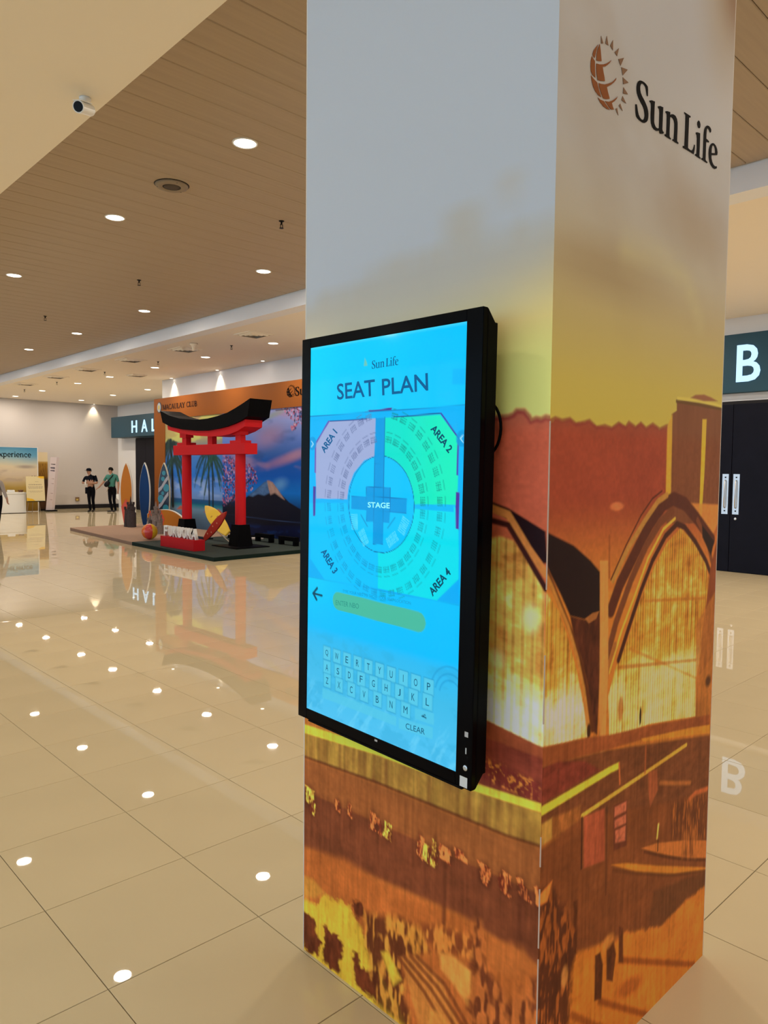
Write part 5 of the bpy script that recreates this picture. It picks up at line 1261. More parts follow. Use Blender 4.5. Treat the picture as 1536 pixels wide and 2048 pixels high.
# ------------------------------------------------------------------ surfboards
def board_outline(L, W, nose=0.5, tail=0.25, n=18, tailw=0.25):
    right = []
    for k in range(n + 1):
        s = k / n
        w = (1 - (1 - s / 0.55) ** 2.2 * (1 - tailw)) if s < 0.55 else math.cos((s - 0.55) / 0.45 * math.pi / 2) ** 0.75
        right.append((W / 2 * max(w, 0.0), s * L))
    left = [(-x, z) for x, z in reversed(right)]
    return right + left[1:] if right[-1][0] < 1e-6 else right + left
def surfboard(name, base, L, W, mface, medge, label, rot, tailw=0.3, th=0.05):
    """board standing on its tail along local z, face toward local -x"""
    t = thing(name, base, label, 'surfboard', rot=rot)
    o = board_outline(L, W, tailw=tailw)
    MB().prism(o, 'x', -th / 2, th / 2).build('edge', medge, t, bevel=0.008)
    inner = [(x * 0.93, L * 0.012 + z * 0.97) for x, z in o]
    MB().prism(inner, 'x', -th / 2 - 0.006, -th / 2).build('deck', mface, t)
    return t
M_wedge = mat('white_board_edge', (0.70, 0.68, 0.62), rough=0.4)
M_oboard = mat('orange_board', (0.52, 0.17, 0.012), rough=0.4, spec=0.2)
M_bboard = mat('blue_board', (0.004, 0.035, 0.14), rough=0.4, spec=0.15)
M_nboard = mat('navy_board', (0.008, 0.012, 0.03), rough=0.3)
M_yboard = mat('yellow_board', (0.72, 0.46, 0.025), rough=0.35)
M_rboard = mat('red_board', (0.55, 0.035, 0.02), rough=0.35)
yawb = math.radians(20)
t = surfboard('surfboard', (7.87, 19.93, ZB), 1.86, 0.47, M_oboard, M_wedge, 'tall orange surfboard with a red tail standing behind the dark sandcastle', (0, 0, yawb), 0.25)
MB().prism([(-0.09, 0.03), (0.09, 0.03), (0.20, 0.55), (0.12, 0.62), (0.01, 0.78), (-0.07, 0.68), (-0.205, 0.60)], 'x', -0.036, -0.031).build('tail_patch', mat('red_tail_paint', (0.62, 0.06, 0.015), rough=0.35), t)
surfboard('surfboard', (8.23, 19.5, ZB), 1.86, 0.41, M_bboard, M_wedge, 'tall plain blue surfboard standing before the dark doors', (0, 0, yawb), 0.35)
t = surfboard('surfboard', (8.58, 18.98, ZB), 1.86, 0.44, M_nboard, mat('cream_board_edge', (0.62, 0.56, 0.42)), 'navy surfboard with teal circles and grey waves against the orange post', (0, 0, yawb), 0.5)
M_teald = mat('teal_circle', (0.02, 0.20, 0.27), rough=0.3); M_greyw = mat('grey_wave', (0.36, 0.33, 0.36), rough=0.3)
for (cy, cz, rr_, mm) in [(a_ * .62, b_, c_ * .8, d_) for a_, b_, c_, d_ in ((-0.02, 1.55, 0.085, M_teald), (0.04, 1.38, 0.085, M_teald), (-0.16, 1.12, 0.14, M_teald), (0.06, 0.96, 0.07, M_teald), (0.18, 0.80, 0.14, M_teald), (-0.12, 0.52, 0.14, M_teald))]:
    c_ = [(cy + rr_ * math.cos(2 * math.pi * k / 18), cz + rr_ * math.sin(2 * math.pi * k / 18)) for k in range(18)]
    MB().prism(c_, 'x', -0.036, -0.031).build('circle', mm, t)
for z0_ in (1.08, 0.60):
    MB().prism([(-0.185, z0_ + 0.42), (-0.19, z0_ + 0.30), (-0.05, z0_ + 0.14), (0.08, z0_ - 0.02), (0.19, z0_ - 0.10), (0.195, z0_ + 0.02), (0.08, z0_ + 0.10), (-0.05, z0_ + 0.28)], 'x', -0.040, -0.036).build('wave_stripe', M_greyw, t)
# board lying on its side behind the sandcastle: long axis along -y
t = surfboard('surfboard', (7.95, 18.75, 0.365), 1.95, 0.55, M_oboard, M_wedge, 'orange surfboard lying on its side behind the grey sandcastle', (math.radians(90), 0, math.radians(4)), 0.4)
MB().prism([(-0.2, 0.12), (0.2, 0.12), (0.26, 0.75), (0.0, 0.95), (-0.26, 0.8)], 'x', -0.036, -0.031).build('tail_patch', bpy.data.materials['red_tail_paint'], t)
# crossed small boards
def crossed(name, a, b, W, mface, label):
    A = Vector(a); Bv = Vector(b); d = (Bv - A)
    L = d.length; z = d.normalized()
    toward = Vector((-0.75, -0.62, 0.2)); x = -(toward - z * toward.dot(z)).normalized(); y = z.cross(x)
    t = surfboard(name, a, L, W, mface, mface, label, (0, 0, 0), 0.45, 0.035)
    t.rotation_euler = Matrix((x, y, z)).transposed().to_euler()
    return t
t = crossed('surfboard', (7.42, 13.62, 0.28), (7.60, 14.95, 0.86), 0.34, M_yboard, 'small yellow surfboard leaning behind the red one')
for zz, yy in ((0.9, 0.04), (0.72, -0.07), (0.5, 0.03)):
    MB().box(-0.028, -0.0235, yy - 0.025, yy + 0.025, zz, zz + 0.04).build('motif', mat('amber_motif', (0.45, 0.22, 0.02)), t)
t = crossed('surfboard', (6.78, 13.55, 0.19), (6.75, 12.58, 0.86), 0.20, M_rboard, 'small red surfboard leaning across the yellow one')
for zz, yy in ((0.22, 0.02), (0.36, -0.03), (0.52, 0.03), (0.7, 0.0)):
    MB().box(-0.028, -0.0235, yy - 0.015, yy + 0.015, zz, zz + 0.03).build('motif', mat('pink_motif', (0.75, 0.35, 0.22)), t)
t = thing('wooden_stick', (7.32, 13.35, ZB), 'thin pale stick propping the crossed small surfboards', 'stick')
MB().tube([(0, 0, 0.012), (-0.26, 0.12, 0.28)], [0.014, 0.010], 8).build('rod', mat('pale_wood', (0.6, 0.5, 0.38)), t)
MB().lathe([(0.018, 0), (0.018, 0.03)], 8).build('tip', M_wedge, t)

# ------------------------------------------------------------------ planter box with letters
t = thing('letter_box_sign', (6.0, 13.12, ZB), 'red box with white block letters spelling FUKUOKA', 'sign')
M_boxred = mat('red_box_paint', (0.42, 0.006, 0.012), rough=0.5, spec=0.12)
MB().box(-0.13, 0.13, -0.72, 0.72, 0, 0.225).build('box', M_boxred, t, bevel=0.004)
M_foam = mat('white_foam_letter', (0.72, 0.70, 0.68), rough=0.6)
for k, ch in enumerate('FUKUOKA'):
    me = text_mesh('letter', ch, 0.03, 0.02)
    yb = 0.70 - k * 0.201
    fit_text(me, yb, yb - (0.185 if ch != 'F' else 0.165), 0.225, 0.45, 'x-', -0.03)
    link_mesh('letter', me, M_foam, t)

# ------------------------------------------------------------------ beach ball of coloured gores
t = thing('beach_ball', (6.36, 15.36, ZB + 0.003), 'striped yellow, orange and red beach ball beside the letter box', 'ball')
BR = 0.185
gm_ = [mat('ball_pink', (0.60, 0.06, 0.05), rough=0.2), mat('ball_yellow', (0.68, 0.42, 0.02), rough=0.2), mat('ball_orange', (0.66, 0.14, 0.015), rough=0.2)]
for k in range(6):
    mb = MB(); n1, n2 = 6, 12
    vs = []
    for i in range(n1 + 1):
        a = 2 * math.pi * (k + i / n1) / 6 + math.radians(206)
        for j in range(n2 + 1):
            b = math.pi * j / n2
            r_ = BR * (1 + (0.008 if 0 < i < n1 else 0))
            vs.append((r_ * math.sin(b) * math.cos(a), r_ * math.sin(b) * math.sin(a), BR + r_ * math.cos(b)))
    fs = [[i*(n2+1)+j, (i+1)*(n2+1)+j, (i+1)*(n2+1)+j+1, i*(n2+1)+j+1] for i in range(n1) for j in range(n2)]
    g = mb.raw(vs, fs).build('gore', gm_[k % 3], t, smooth=True)
MB().lathe([(0.02, 2 * BR - 0.004), (0.012, 2 * BR + 0.004)], 10).build('valve_cap', M_wedge, t)

# ------------------------------------------------------------------ sandcastles
def castle(loc, towers, label, m, walls, spires, sc):
    t = thing('sandcastle', loc, label, 'sandcastle')
    for (x, y, r0, r1, h0, h1) in towers:
        tw = MB().lathe([(r0, h0), (r1, h1), (r1 * 1.12, h1 + 0.01), (r1 * 1.12, h1 + 0.035)], 14, x, y).build('tower', m, t)
        for k in range(6):
            a = 2 * math.pi * k / 6
            rr_ = r1 * 1.0; s_ = r1 * 0.22
            MB().box(x + rr_ * math.cos(a) - s_, x + rr_ * math.cos(a) + s_, y + rr_ * math.sin(a) - s_, y + rr_ * math.sin(a) + s_, h1 + 0.035, h1 + 0.035 + r1 * 0.5).build('battlement', m, tw)
    for (x, y, r0, h0, h1) in spires:
        MB().lathe([(r0, h0), (r0 * 0.1, h1)], 10, x, y).build('spire', m, t)
    for b in walls:
        MB().box(*b).build('castle_wall', m, t, bevel=0.01)
    t.scale = (sc, sc, 1.0)
    return t
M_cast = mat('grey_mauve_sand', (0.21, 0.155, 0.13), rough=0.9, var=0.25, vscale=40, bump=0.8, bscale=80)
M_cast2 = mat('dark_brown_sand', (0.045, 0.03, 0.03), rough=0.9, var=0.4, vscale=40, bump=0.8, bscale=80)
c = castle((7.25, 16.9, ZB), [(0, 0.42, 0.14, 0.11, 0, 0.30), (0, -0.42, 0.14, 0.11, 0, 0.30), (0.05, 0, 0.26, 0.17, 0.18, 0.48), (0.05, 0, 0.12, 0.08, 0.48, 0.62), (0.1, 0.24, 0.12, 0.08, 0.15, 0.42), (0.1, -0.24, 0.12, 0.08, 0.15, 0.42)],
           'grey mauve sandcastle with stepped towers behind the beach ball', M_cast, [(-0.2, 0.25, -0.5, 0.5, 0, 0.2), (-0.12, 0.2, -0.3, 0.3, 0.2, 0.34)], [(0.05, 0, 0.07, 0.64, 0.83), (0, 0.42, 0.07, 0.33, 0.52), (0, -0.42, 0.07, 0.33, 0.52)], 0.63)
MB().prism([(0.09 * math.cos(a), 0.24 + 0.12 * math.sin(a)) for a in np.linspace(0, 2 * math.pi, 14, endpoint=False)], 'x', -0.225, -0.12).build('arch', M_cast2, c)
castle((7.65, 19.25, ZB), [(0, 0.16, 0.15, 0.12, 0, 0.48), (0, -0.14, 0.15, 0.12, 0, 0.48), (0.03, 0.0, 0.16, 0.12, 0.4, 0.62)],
       'dark brown sandcastle tower in front of the orange surfboard', M_cast2, [(-0.1, 0.15, -0.2, 0.22, 0, 0.42)], [(0.03, 0.0, 0.05, 0.64, 0.88), (0.0, 0.30, 0.10, 0.0, 0.28)], 0.78)

# ------------------------------------------------------------------ two low black benches
for k, yc in enumerate((13.22, 12.28)):
    t = thing('low_bench', (8.15, yc, ZB), ['low black bench nearer the torii gate footing', 'low black bench at the right end of the backdrop'][k], 'bench')
    MB().box(-0.06, 0.06, -0.31, 0.31, 0.10, 0.19).build('bench_top', M_gblack, t, bevel=0.004)
    for s in (-1, 1):
        MB().box(-0.055, 0.055, s * 0.27 - 0.04, s * 0.27 + 0.04, 0, 0.10).build('leg', M_gblack, t)
# rolled dark beach mat and a white towel behind the letter box
t = thing('beach_mat', (8.25, 14.3, ZB), 'crumpled white and black beach mat below the palms', 'mat')
M_matw = mat('white_towel', (0.55, 0.50, 0.48), rough=0.9)
for k in range(5):
    MB().box(-0.24, 0.24, -0.55 + k * 0.22, -0.55 + k * 0.22 + 0.20, 0, 0.05 + 0.03 * (k % 2)).build('stripe', M_matw if k % 2 == 0 else M_gblack, t, bevel=0.015)

# ------------------------------------------------------------------ registration corner by the end wall
t = thing('event_panel', (7.3, 29.95, 0), 'tall printed cloudscape panel with the word experience', 'panel')
PX0, PX1, PH = -1.6, 1.41, 2.56
MB().box(PX0, PX1, 0, 0.06, 0, PH).build('panel_board', M_wallw, t)
us = np.linspace(PX0, PX1 - 0.03, 150); vs_ = np.linspace(0.02, PH - 0.02, 110)
U, V = np.meshgrid(us, vs_, indexing='ij')
E_ = Paint(U, V)
E_.stops(V + (fbm(U * 2, V * 2, 91) - .5) * 0.15, [(0, (96, 66, 20)), (0.6, (116, 84, 26)), (1.0, (146, 112, 52)), (1.25, (160, 132, 96)), (1.5, (168, 142, 114)), (1.8, (176, 152, 118)), (2.0, (150, 146, 128)), (2.25, (96, 130, 138)), (2.56, (60, 104, 124))])
E_.mix(sstep(0.4, 1.4, U) * sstep(1.7, 2.3, V) * 0.5, arr(50, 100, 122))
E_.mix(sstep(0.5, 0.68, fbm(U * 1.6, V * 4, 92)) * sstep(1.1, 1.3, V) * sstep(1.9, 1.6, V) * 0.5, arr(136, 110, 92))
E_.blob((0.95, 1.78), 0.30, 0.06, arr(110, 92, 84), 0.8, 0.7)
me = grid_mesh('printed_sky', us, vs_, lambda u, v: np.stack([u, 0 * u - 0.004, v], 1), np.clip(E_.img * np.array([1.7, 2.0, 2.4]), 0, 0.85))
link_mesh('printed_sky', me, M_print, t)
me = serif_mesh('panel_lettering', 'Experience')
link_mesh('panel_lettering', fit_text(me, -0.16, 1.15, 2.09, 2.37, 'y-', -0.008), M_ink, t)
MB().box(PX1 - 0.03, PX1, -0.012, 0.07, 0, PH).build('edge_strip', M_white, t)

t = thing('reception_counter', (7.45, 29.25, 0), 'white box reception counter before the cloudscape panel', 'counter')
MB().box(-0.9, 0.48, -0.25, 0.25, 0.02, 0.74).build('counter_body', M_white, t)
MB().box(-0.92, 0.50, -0.27, 0.27, 0.74, 0.80).build('counter_top', M_white, t, bevel=0.005)
MB().box(-0.88, 0.46, -0.235, 0.235, 0, 0.02).build('plinth', M_black, t)
t = thing('tissue_pack', (7.45, 29.2, 0.80), 'small white packet lying on the reception counter', 'packet')
MB().box(-0.13, 0.13, -0.06, 0.06, 0, 0.09).build('packet', M_white, t, bevel=0.02)
MB().box(-0.05, 0.05, -0.065, 0.03, 0.085, 0.095).build('label_band', M_matw, t)
t = thing('brown_basket', (7.82, 29.25, 0.80), 'small brown basket at the right end of the counter', 'basket')
MB().lathe([(0.07, 0), (0.10, 0.08), (0.095, 0.08), (0.065, 0.01)], 16).build('bowl', mat('brown_wicker', (0.16, 0.07, 0.03), rough=0.8), t)
MB().lathe([(0.06, 0.05), (0.02, 0.10)], 12).build('contents', mat('rust_sweets', (0.25, 0.08, 0.03)), t)

# easel with a printed board
t = thing('easel_sign', (8.2, 28.75, 0), 'pale printed notice board on a thin easel beside the counter', 'sign')
M_cream = mat('cream_notice_print', (0.66, 0.56, 0.32), rough=0.6)
b_ = MB().box(-0.335, 0.335, -0.012, 0.012, 0, 0.95).build('notice_board', M_cream, t, (0, -0.05, 0.47)); b_.rotation_euler = (math.radians(-6), 0, 0)
M_amber = mat('amber_print', (0.72, 0.42, 0.01), rough=0.6); M_greyt = mat('grey_print_lines', (0.40, 0.33, 0.22), rough=0.6)
MB().prism([(0.05, 0.95), (0.335, 0.95), (0.335, 0.86), (0.2, 0.87)], 'y', -0.014, -0.012).build('corner_print', M_amber, b_)
MB().prism([(-0.335, 0), (-0.02, 0), (-0.12, 0.08), (-0.335, 0.13)], 'y', -0.014, -0.012).build('corner_print', M_amber, b_)
for z, w, h_ in ((0.73, 0.12, 0.02), (0.61, 0.24, 0.04), (0.53, 0.27, 0.03), (0.48, 0.25, 0.025), (0.37, 0.26, 0.02), (0.33, 0.2, 0.012)):
    x_ = -w if z < 0.7 else 0.0
    while x_ < w:
        L = 0.03 + 0.05 * rs.random()
        MB().box(x_, min(w, x_ + L), -0.0135, -0.012, z, z + h_).build('text_line', M_greyt, b_)
        x_ += L + 0.015
for x_, y_ in ((-0.32, -0.1), (0.18, -0.1), (0.0, 0.35)):
    MB().tube([(x_ * 0.25, 0.10, 1.44), (x_, 0.02 if y_ < 0 else 0.40, 0.0)], 0.012, 8).build('leg', mat('grey_easel_leg', (0.22, 0.16, 0.10)), t)
MB().box(-0.3, 0.3, -0.09, 0.05, 0.44, 0.465).build('ledge', M_black, t)

# two roll-up banners
t = thing('banner_stand', (8.98, 30.25, 0), 'brown printed banner stand between the notice and the lavender banner', 'banner')
us = np.linspace(-0.20, 0.20, 40); vs_ = np.linspace(0.06, 2.38, 110)
U, V = np.meshgrid(us, vs_, indexing='ij')
E_ = Paint(U, V)
E_.stops(V, [(0, (60, 36, 20)), (0.6, (74, 44, 22)), (1.1, (50, 32, 22)), (1.25, (44, 30, 22)), (1.4, (110, 72, 24)), (1.9, (130, 88, 30)), (1.98, (150, 112, 52)), (2.02, (178, 152, 112)), (2.4, (176, 150, 116))])
E_.mix(sstep(0.5, 0.65, fbm(U * 40, V * 8, 93)) * sstep(2.0, 1.9, V) * 0.5, arr(60, 38, 22))
me = grid_mesh('banner_print', us, vs_, lambda u, v: np.stack([u, 0 * u - 0.004, v], 1), np.clip(E_.img * np.array([1.7, 2.0, 2.4]), 0, 0.85))
link_mesh('banner_print', me, M_print, t)
MB().box(-0.20, 0.20, 0, 0.012, 0.06, 2.38).build('banner_sheet', M_black, t)
MB().box(-0.22, 0.22, -0.08, 0.10, 0, 0.06).build('base', M_black, t)
MB().box(-0.26, -0.20, -0.01, 0.03, 0.0, 2.32).build('support_pole', M_black, t)
t = thing('banner_stand', (9.15, 29.6, 0), 'lavender curved banner stand with printed boxes, next to the bare wall', 'banner')
M_lav = mat('lavender_banner', (0.60, 0.50, 0.50), rough=0.6); M_lav2 = mat('pale_lavender_banner', (0.70, 0.60, 0.62), rough=0.6)
vs2 = []; n = 12
for k in range(n + 1):
    z = 0.06 + 2.12 * k / n
    x = -0.10 + 0.22 * (z / 2.18)
    vs2 += [(x - 0.16, 0.10, z), (x + 0.03, -0.02, z), (x + 0.17, 0.10, z)]
fs2 = []
for k in range(n):
    for j in range(2):
        fs2.append([k*3+j, k*3+j+1, (k+1)*3+j+1, (k+1)*3+j])
mb = MB(); mb.raw(vs2, fs2); sh = mb.build('banner_sheet', None, t); sh.data.materials.append(M_lav); sh.data.materials.append(M_lav2)
for i, pgn in enumerate(sh.data.polygons): pgn.material_index = i % 2
sol = sh.modifiers.new('thick', 'SOLIDIFY'); sol.thickness = 0.012
for z, h_, c_ in ((1.86, 0.05, (90, 74, 70)), (1.70, 0.08, (96, 86, 96)), (1.60, 0.06, (84, 72, 84)), (1.30, 0.02, (120, 90, 70)), (1.10, 0.02, (110, 84, 70)), (0.72, 0.02, (100, 76, 66)), (0.46, 0.02, (120, 86, 66))):
    x = -0.10 + 0.22 * (z / 2.18)
    MB().raw([(x - 0.13, 0.069, z), (x + 0.01, -0.019, z), (x + 0.01, -0.019, z + h_), (x - 0.13, 0.069, z + h_), (x - 0.13, 0.079, z), (x + 0.01, -0.009, z), (x + 0.01, -0.009, z + h_), (x - 0.13, 0.079, z + h_)], [(0,1,2,3),(7,6,5,4),(0,4,5,1),(1,5,6,2),(2,6,7,3),(3,7,4,0)]).build('print_block', mat('banner_ink', C(*c_)), t)
x = -0.06
MB().raw([(-0.255, 0.089, 0.07), (-0.06, -0.031, 0.07), (-0.02, -0.031, 0.42), (-0.215, 0.089, 0.42)], [(0,1,2,3)]).build('orange_print', mat('banner_orange', (0.50, 0.22, 0.07)), t)
MB().box(-0.28, 0.14, -0.06, 0.18, 0, 0.06).build('base', M_black, t)

# ------------------------------------------------------------------ people
M_skin = mat('skin', (0.36, 0.185, 0.115), rough=0.55)
M_hair = mat('black_hair', (0.006, 0.005, 0.004), rough=0.7, spec=0.08)
M_shoe = mat('dark_shoe', (0.012, 0.011, 0.012), rough=0.5)
M_trous = mat('black_trousers', (0.004, 0.004, 0.006), rough=0.9, spec=0.05)
M_navy = mat('black_shirt', (0.006, 0.007, 0.012), rough=0.9, spec=0.05)
M_teals = mat('teal_shirt', (0.030, 0.155, 0.125), rough=0.8)
M_greys = mat('grey_shirt', (0.30, 0.255, 0.225), rough=0.8)
M_eye = mat('dark_eye', (0.01, 0.008, 0.008), rough=0.2)

def hand(V, E, R_, G, wrist, direc, side, curl):
    """palm and five fingers continuing a wrist vertex"""
    d = Vector(direc).normalized()
    a = Vector(side).normalized(); a = (a - d * a.dot(d)).normalized()
    c = d.cross(a)
    w = Vector(V[wrist])
    V.append(tuple(w + d * 0.05)); R_.append((0.030, 0.020)); G.append('skin'); E.append((wrist, len(V) - 1)); palm = len(V) - 1
    for k, (off, L) in enumerate(((-0.024, 0.062), (-0.008, 0.072), (0.008, 0.068), (0.024, 0.054))):
        p1 = w + d * 0.088 + a * off
        p2 = p1 + d * L * 0.5 + c * curl * L * 0.4
        p3 = p2 + d * L * 0.3 + c * curl * L * 0.8
        b = len(V)
        for p, r in ((p1, 0.011), (p2, 0.0095), (p3, 0.008)):
            V.append(tuple(p)); R_.append((r, r)); G.append('skin')
        E += [(palm, b), (b, b + 1), (b + 1, b + 2)]
    b = len(V)
    t1 = w + d * 0.045 - a * 0.036; t2 = t1 + d * 0.035 - a * 0.018 + c * curl * 0.02
    for p, r in ((t1, 0.012), (t2, 0.009)):
        V.append(tuple(p)); R_.append((r, r)); G.append('skin')
    E += [(palm, b), (b, b + 1)]

def person(loc, rotz, J, shirt, label, sleeve=0.45, face=(0, -1, 0), trousers=None, feet=None):
    """J: joints in local coordinates; one continuous skinned body"""
    t = thing('person', loc, label, 'person', rot=(0, 0, rotz))
    V = []; E = []; R_ = []; G = []
    def add(p, r, g, par=None):
        V.append(tuple(p)); R_.append(r if isinstance(r, tuple) else (r, r)); G.append(g)
        if par is not None: E.append((par, len(V) - 1))
        return len(V) - 1
    f = Vector(face).normalized()
    pel = add(J['pelvis'], (0.155, 0.115), 'trousers')
    wai = add(J['waist'], (0.145, 0.105), 'shirt', pel)
    che = add(J['chest'], (0.175, 0.12), 'shirt', wai)
    nb = add(J['neck'], (0.075, 0.07), 'shirt', che)
    hd = Vector(J['head'])
    nk = add(Vector(J['neck']).lerp(hd - Vector((0, 0, 0.09)), 0.6), 0.052, 'skin', nb)
    ch_ = add(hd - Vector((0, 0, 0.055)), (0.066, 0.072), 'skin', nk)
    mid = add(hd + Vector((0, 0, 0.01)), (0.076, 0.088), 'skin', ch_)
    tp = add(hd + Vector((0, 0, 0.075)), (0.066, 0.076), 'skin', mid)
    for s in ('l', 'r'):
        sh_ = add(J['sh_' + s], 0.075, 'shirt', che)
        el_ = Vector(J['el_' + s]); sh_v = Vector(J['sh_' + s]); wr_ = Vector(J['wr_' + s])
        up_ = add(sh_v.lerp(el_, 0.5), 0.058, 'shirt', sh_)
        if sleeve >= 1.0:
            e_ = add(el_, 0.048, 'shirt', up_); fm = add(el_.lerp(wr_, 0.5), 0.044, 'shirt', e_)
        else:
            e_ = add(el_, 0.044, 'skin', up_); fm = add(el_.lerp(wr_, 0.5), 0.038, 'skin', e_)
        w_ = add(wr_, 0.027, 'skin', fm)
        hand(V, E, R_, G, w_, J.get('hd_' + s, wr_ - el_), J.get('hs_' + s, (0, 1, 0)), 0.5)
        hp = add(J['hip_' + s], (0.092, 0.10), 'trousers', pel)
        kn = Vector(J['kn_' + s]); an = Vector(J['an_' + s])
        th_ = add(Vector(J['hip_' + s]).lerp(kn, 0.5), (0.082, 0.085), 'trousers', hp)
        k_ = add(kn, 0.064, 'trousers', th_)
        ca = add(kn.lerp(an, 0.4), 0.060, 'trousers', k_)
        a_ = add(an, 0.050, 'trousers', ca)
        ft = Vector(J['toe_' + s])
        he = add(an + Vector((0, 0, -0.045)), (0.042, 0.042), 'shoe', a_)
        add(Vector((ft.x, ft.y, 0.035)), (0.040, 0.032), 'shoe', he)
    me = bpy.data.meshes.new('body'); me.from_pydata(V, E, []); me.update()
    ob = bpy.data.objects.new('body', me); COL.objects.link(ob)
    ob.modifiers.new('skin', 'SKIN'); 
    for i, r in enumerate(R_):
        me.skin_vertices[0].data[i].radius = r
        me.skin_vertices[0].data[i].use_root = (i == 0)
    ob.modifiers['skin'].use_smooth_shade = True
    ss = ob.modifiers.new('sub', 'SUBSURF'); ss.levels = 2; ss.render_levels = 2
    dg = bpy.context.evaluated_depsgraph_get()
    bm_ = bpy.data.meshes.new_from_object(ob.evaluated_get(dg))
    bpy.data.objects.remove(ob)
    order = ['shirt', 'trousers', 'skin', 'shoe']
    while len(bm_.materials): bm_.materials.pop()
    for m_ in (shirt, trousers or M_trous, M_skin, M_shoe): bm_.materials.append(m_)
    VA = np.array(V); EA = np.array(E)
    A = VA[EA[:, 0]]; Bq = VA[EA[:, 1]]; D = Bq - A; LL = (D ** 2).sum(1) + 1e-9
    for pg in bm_.polygons:
        c_ = np.array(pg.center)
        tt = np.clip(((c_ - A) * D).sum(1) / LL, 0, 1)
        dd = ((c_ - A - tt[:, None] * D) ** 2).sum(1)
        # skinny limbs win near their own axis
        k = int(dd.argmin())
        pg.material_index = order.index(G[EA[k, 1]] if tt[k] > 0.5 else G[EA[k, 0]])
        pg.use_smooth = True
    body = link_mesh('body', bm_, None, t)
    # hair cap, eyes, nose, ears
    side = Vector((-f.y, f.x, 0))
    hm = MB(); n1, n2 = 16, 8; vs = []
    for j in range(n2 + 1):
        b = math.pi * 0.56 * j / n2
        for i in range(n1):
            a = 2 * math.pi * i / n1
            p = side * (0.086 * math.sin(b) * math.cos(a)) + f * (0.098 * math.sin(b) * math.sin(a)) + Vector((0, 0, 0.118 * math.cos(b)))
            front = max(0.0, math.sin(a))
            p = p + Vector((0, 0, 0.035 * front * (j / n2))) - f * 0.012
            vs.append(hd + Vector((0, 0, 0.02)) + p)
    fs = [[j*n1+i, j*n1+(i+1) % n1, (j+1)*n1+(i+1) % n1, (j+1)*n1+i] for j in range(n2) for i in range(n1)]
    hm.raw(vs, fs)
    hair = hm.build('hair', M_hair, t, smooth=True)
    for s in (-1, 1):
        e = hd + f * 0.083 + side * (0.03 * s) + Vector((0, 0, 0.005))
        MB().lathe([(0.003, -0.008), (0.011, -0.004), (0.011, 0.004), (0.003, 0.008)], 8).build('eye', M_eye, t, tuple(e))
        e = hd + side * (0.078 * s) + Vector((0, 0, -0.005))
        MB().lathe([(0.008, -0.03), (0.018, -0.01), (0.02, 0.012), (0.010, 0.03)], 8).build('ear', M_skin, t, tuple(e))
    nn = hd + f * 0.088 + Vector((0, 0, -0.03))
    no = MB().raw([(f.x * .028, f.y * .028, -.005), tuple(side * 0.018 + Vector((0, 0, -.012))), tuple(-side * 0.018 + Vector((0, 0, -.012))), (0, 0, .045)], [(0, 1, 3), (0, 3, 2), (0, 2, 1), (1, 2, 3)])
    no.build('nose', M_skin, t, tuple(nn))
    MB().box(-0.02, 0.02, -0.02, 0.02, -0.004, 0.004).build('mouth', mat('lips', (0.22, 0.07, 0.06)), t, tuple(hd + f * 0.060 + Vector((0, 0, -0.058))))
    return t, hd, f, side

RZ = math.atan2(-0.688, 0.726)
P1 = dict(pelvis=(-0.04, 0, 0.92), waist=(-0.05, 0, 1.06), chest=(-0.06, 0, 1.28), neck=(-0.08, 0, 1.47), head=(-0.12, -0.02, 1.615),
          sh_l=(0.14, 0.0, 1.40), el_l=(0.21, -0.02, 1.15), wr_l=(-0.02, -0.20, 1.15), hd_l=(-1, -0.15, 0.1), hs_l=(0, 0, 1),
          sh_r=(-0.27, 0.0, 1.39), el_r=(-0.37, -0.04, 1.15), wr_r=(-0.25, -0.22, 1.16), hd_r=(1, -0.1, 0.1), hs_r=(0, 0, 1),
          hip_l=(0.04, 0, 0.86), kn_l=(0.04, -0.04, 0.47), an_l=(0.05, 0.03, 0.09), toe_l=(0.05, -0.16, 0.035),
          hip_r=(-0.13, 0, 0.86), kn_r=(-0.09, -0.10, 0.48), an_r=(-0.02, -0.16, 0.09), toe_r=(-0.05, -0.34, 0.035))
t, hd, f, side = person((10.37, 28.7, 0), RZ, P1, M_navy, 'person in black shirt, trousers and cap with both hands before the waist', face=(-0.45, -1, 0))
MB().lathe([(0.100, 0.035), (0.102, 0.06), (0.085, 0.115), (0.04, 0.14)], 18).build('cap', M_navy, t, tuple(hd), smooth=True)
br = MB().prism([(-0.075, 0.06), (-0.06, 0.16), (0.0, 0.185), (0.06, 0.16), (0.075, 0.06)], 'z', 0.04, 0.05)
b_ = br.build('cap_brim', M_navy, t, tuple(hd)); b_.rotation_euler = (0, 0, math.atan2(f.y, f.x) - math.pi / 2)
MB().box(-0.26, -0.17, -0.09, 0.02, 0.72, 0.98).build('shirt_tail', M_navy, t, bevel=0.02)
wb = thing('water_bottle', (10.37, 28.7, 0), 'small clear bottle held by the person in black', 'bottle')
w0 = Matrix.Rotation(RZ, 4, 'Z') @ Vector((-0.14, -0.33, 1.10))
wb.location = (10.37 + w0.x, 28.7 + w0.y, 1.06)
MB().lathe([(0.028, 0), (0.03, 0.02), (0.03, 0.13), (0.012, 0.17), (0.012, 0.19)], 14).build('bottle_body', mat('pale_plastic', (0.62, 0.58, 0.55), rough=0.2), wb, smooth=True)
MB().lathe([(0.015, 0.19), (0.015, 0.21)], 12).build('bottle_cap', M_white, wb)

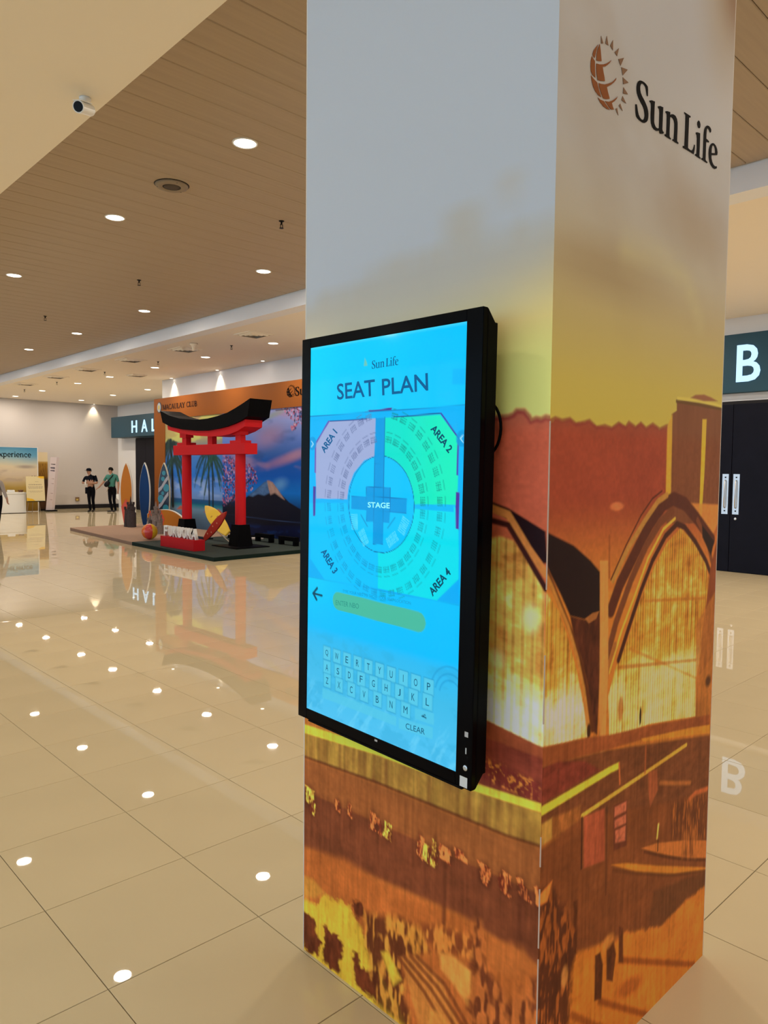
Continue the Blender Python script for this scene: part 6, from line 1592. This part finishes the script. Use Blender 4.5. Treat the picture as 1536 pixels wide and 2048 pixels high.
P2 = dict(pelvis=(-0.03, 0, 0.95), waist=(-0.04, 0, 1.10), chest=(-0.05, 0, 1.33), neck=(-0.04, 0, 1.52), head=(-0.08, -0.02, 1.665),
          sh_l=(0.14, 0.02, 1.44), el_l=(0.22, 0.03, 1.15), wr_l=(0.22, -0.02, 0.86), hd_l=(-0.1, -0.1, -1), hs_l=(0.3, 1, 0),
          sh_r=(-0.22, -0.06, 1.43), el_r=(-0.34, -0.10, 1.20), wr_r=(-0.50, -0.16, 0.99), hd_r=(-0.8, -0.2, -0.5), hs_r=(0, 1, 0),
          hip_l=(0.05, 0.02, 0.88), kn_l=(0.03, 0.02, 0.48), an_l=(0.08, 0.04, 0.09), toe_l=(0.02, -0.12, 0.035),
          hip_r=(-0.11, -0.02, 0.88), kn_r=(-0.10, -0.06, 0.49), an_r=(-0.02, -0.06, 0.09), toe_r=(-0.20, -0.14, 0.035))
t, hd, f, side = person((10.91, 27.965, 0), RZ, P2, M_teals, 'person in teal shirt with black sling bag walking left beside the orange surfboard', face=(-1, -0.35, 0))
MB().tube([(0.05, -0.10, 1.50), (-0.03, -0.15, 1.38), (-0.12, -0.17, 1.26), (-0.18, -0.16, 1.18)], 0.018, 8).build('bag_strap', M_black, t)
MB().lathe([(0.04, -0.13), (0.085, -0.09), (0.10, 0.0), (0.085, 0.09), (0.04, 0.13)], 14).build('sling_bag', M_black, t, (-0.17, -0.17, 1.13), smooth=True).rotation_euler = (0, math.radians(35), 0)
MB().tube([(-0.12, -0.12, 0.97), (-0.17, -0.14, 0.88), (-0.20, -0.14, 0.82)], 0.008, 6).build('lanyard', mat('tan_strap', (0.25, 0.15, 0.06)), t)
pp = thing('white_paper', (0, 0, 0), 'folded white paper hanging from the hand of the person in teal', 'paper')
w0 = Matrix.Rotation(RZ, 4, 'Z') @ Vector((0.215, -0.08, 0.0))
pp.location = (10.91 + w0.x, 27.965 + w0.y, 0.49); pp.rotation_euler = (0, 0, RZ)
MB().prism([(-0.06, 0.22), (0.05, 0.24), (0.06, 0.10), (0.05, 0.0), (0.01, 0.02), (-0.05, 0.10)], 'y', -0.012, 0.012).build('sheet', M_white, pp)
MB().prism([(-0.05, 0.20), (0.04, 0.22), (0.03, 0.08), (-0.03, 0.12)], 'y', -0.022, -0.012).build('fold', M_white, pp)

P3 = dict(pelvis=(-0.05, 0, 0.88), waist=(-0.05, 0, 1.0), chest=(-0.05, 0, 1.20), neck=(-0.05, 0, 1.38), head=(-0.07, -0.02, 1.51),
          sh_l=(0.10, -0.02, 1.31), el_l=(0.20, -0.05, 1.06), wr_l=(0.31, -0.12, 0.86), hd_l=(0.15, -0.1, -1), hs_l=(0, 1, 0),
          sh_r=(-0.21, 0.0, 1.30), el_r=(-0.30, 0.06, 1.04), wr_r=(-0.30, -0.05, 0.80), hd_r=(0, -0.1, -1), hs_r=(0, 1, 0),
          hip_l=(0.03, 0, 0.82), kn_l=(0.05, -0.08, 0.46), an_l=(-0.01, -0.04, 0.09), toe_l=(0.0, -0.22, 0.035),
          hip_r=(-0.13, 0, 0.82), kn_r=(-0.14, 0.04, 0.46), an_r=(-0.18, 0.24, 0.12), toe_r=(-0.18, 0.10, 0.035))
p3o = Vector((4.745, 21.25, 0))
t, hd, f, side = person(tuple(p3o), RZ, P3, M_greys, 'person in grey long sleeved shirt cut off by the left picture edge', sleeve=1.0, face=(-0.2, -1, 0))
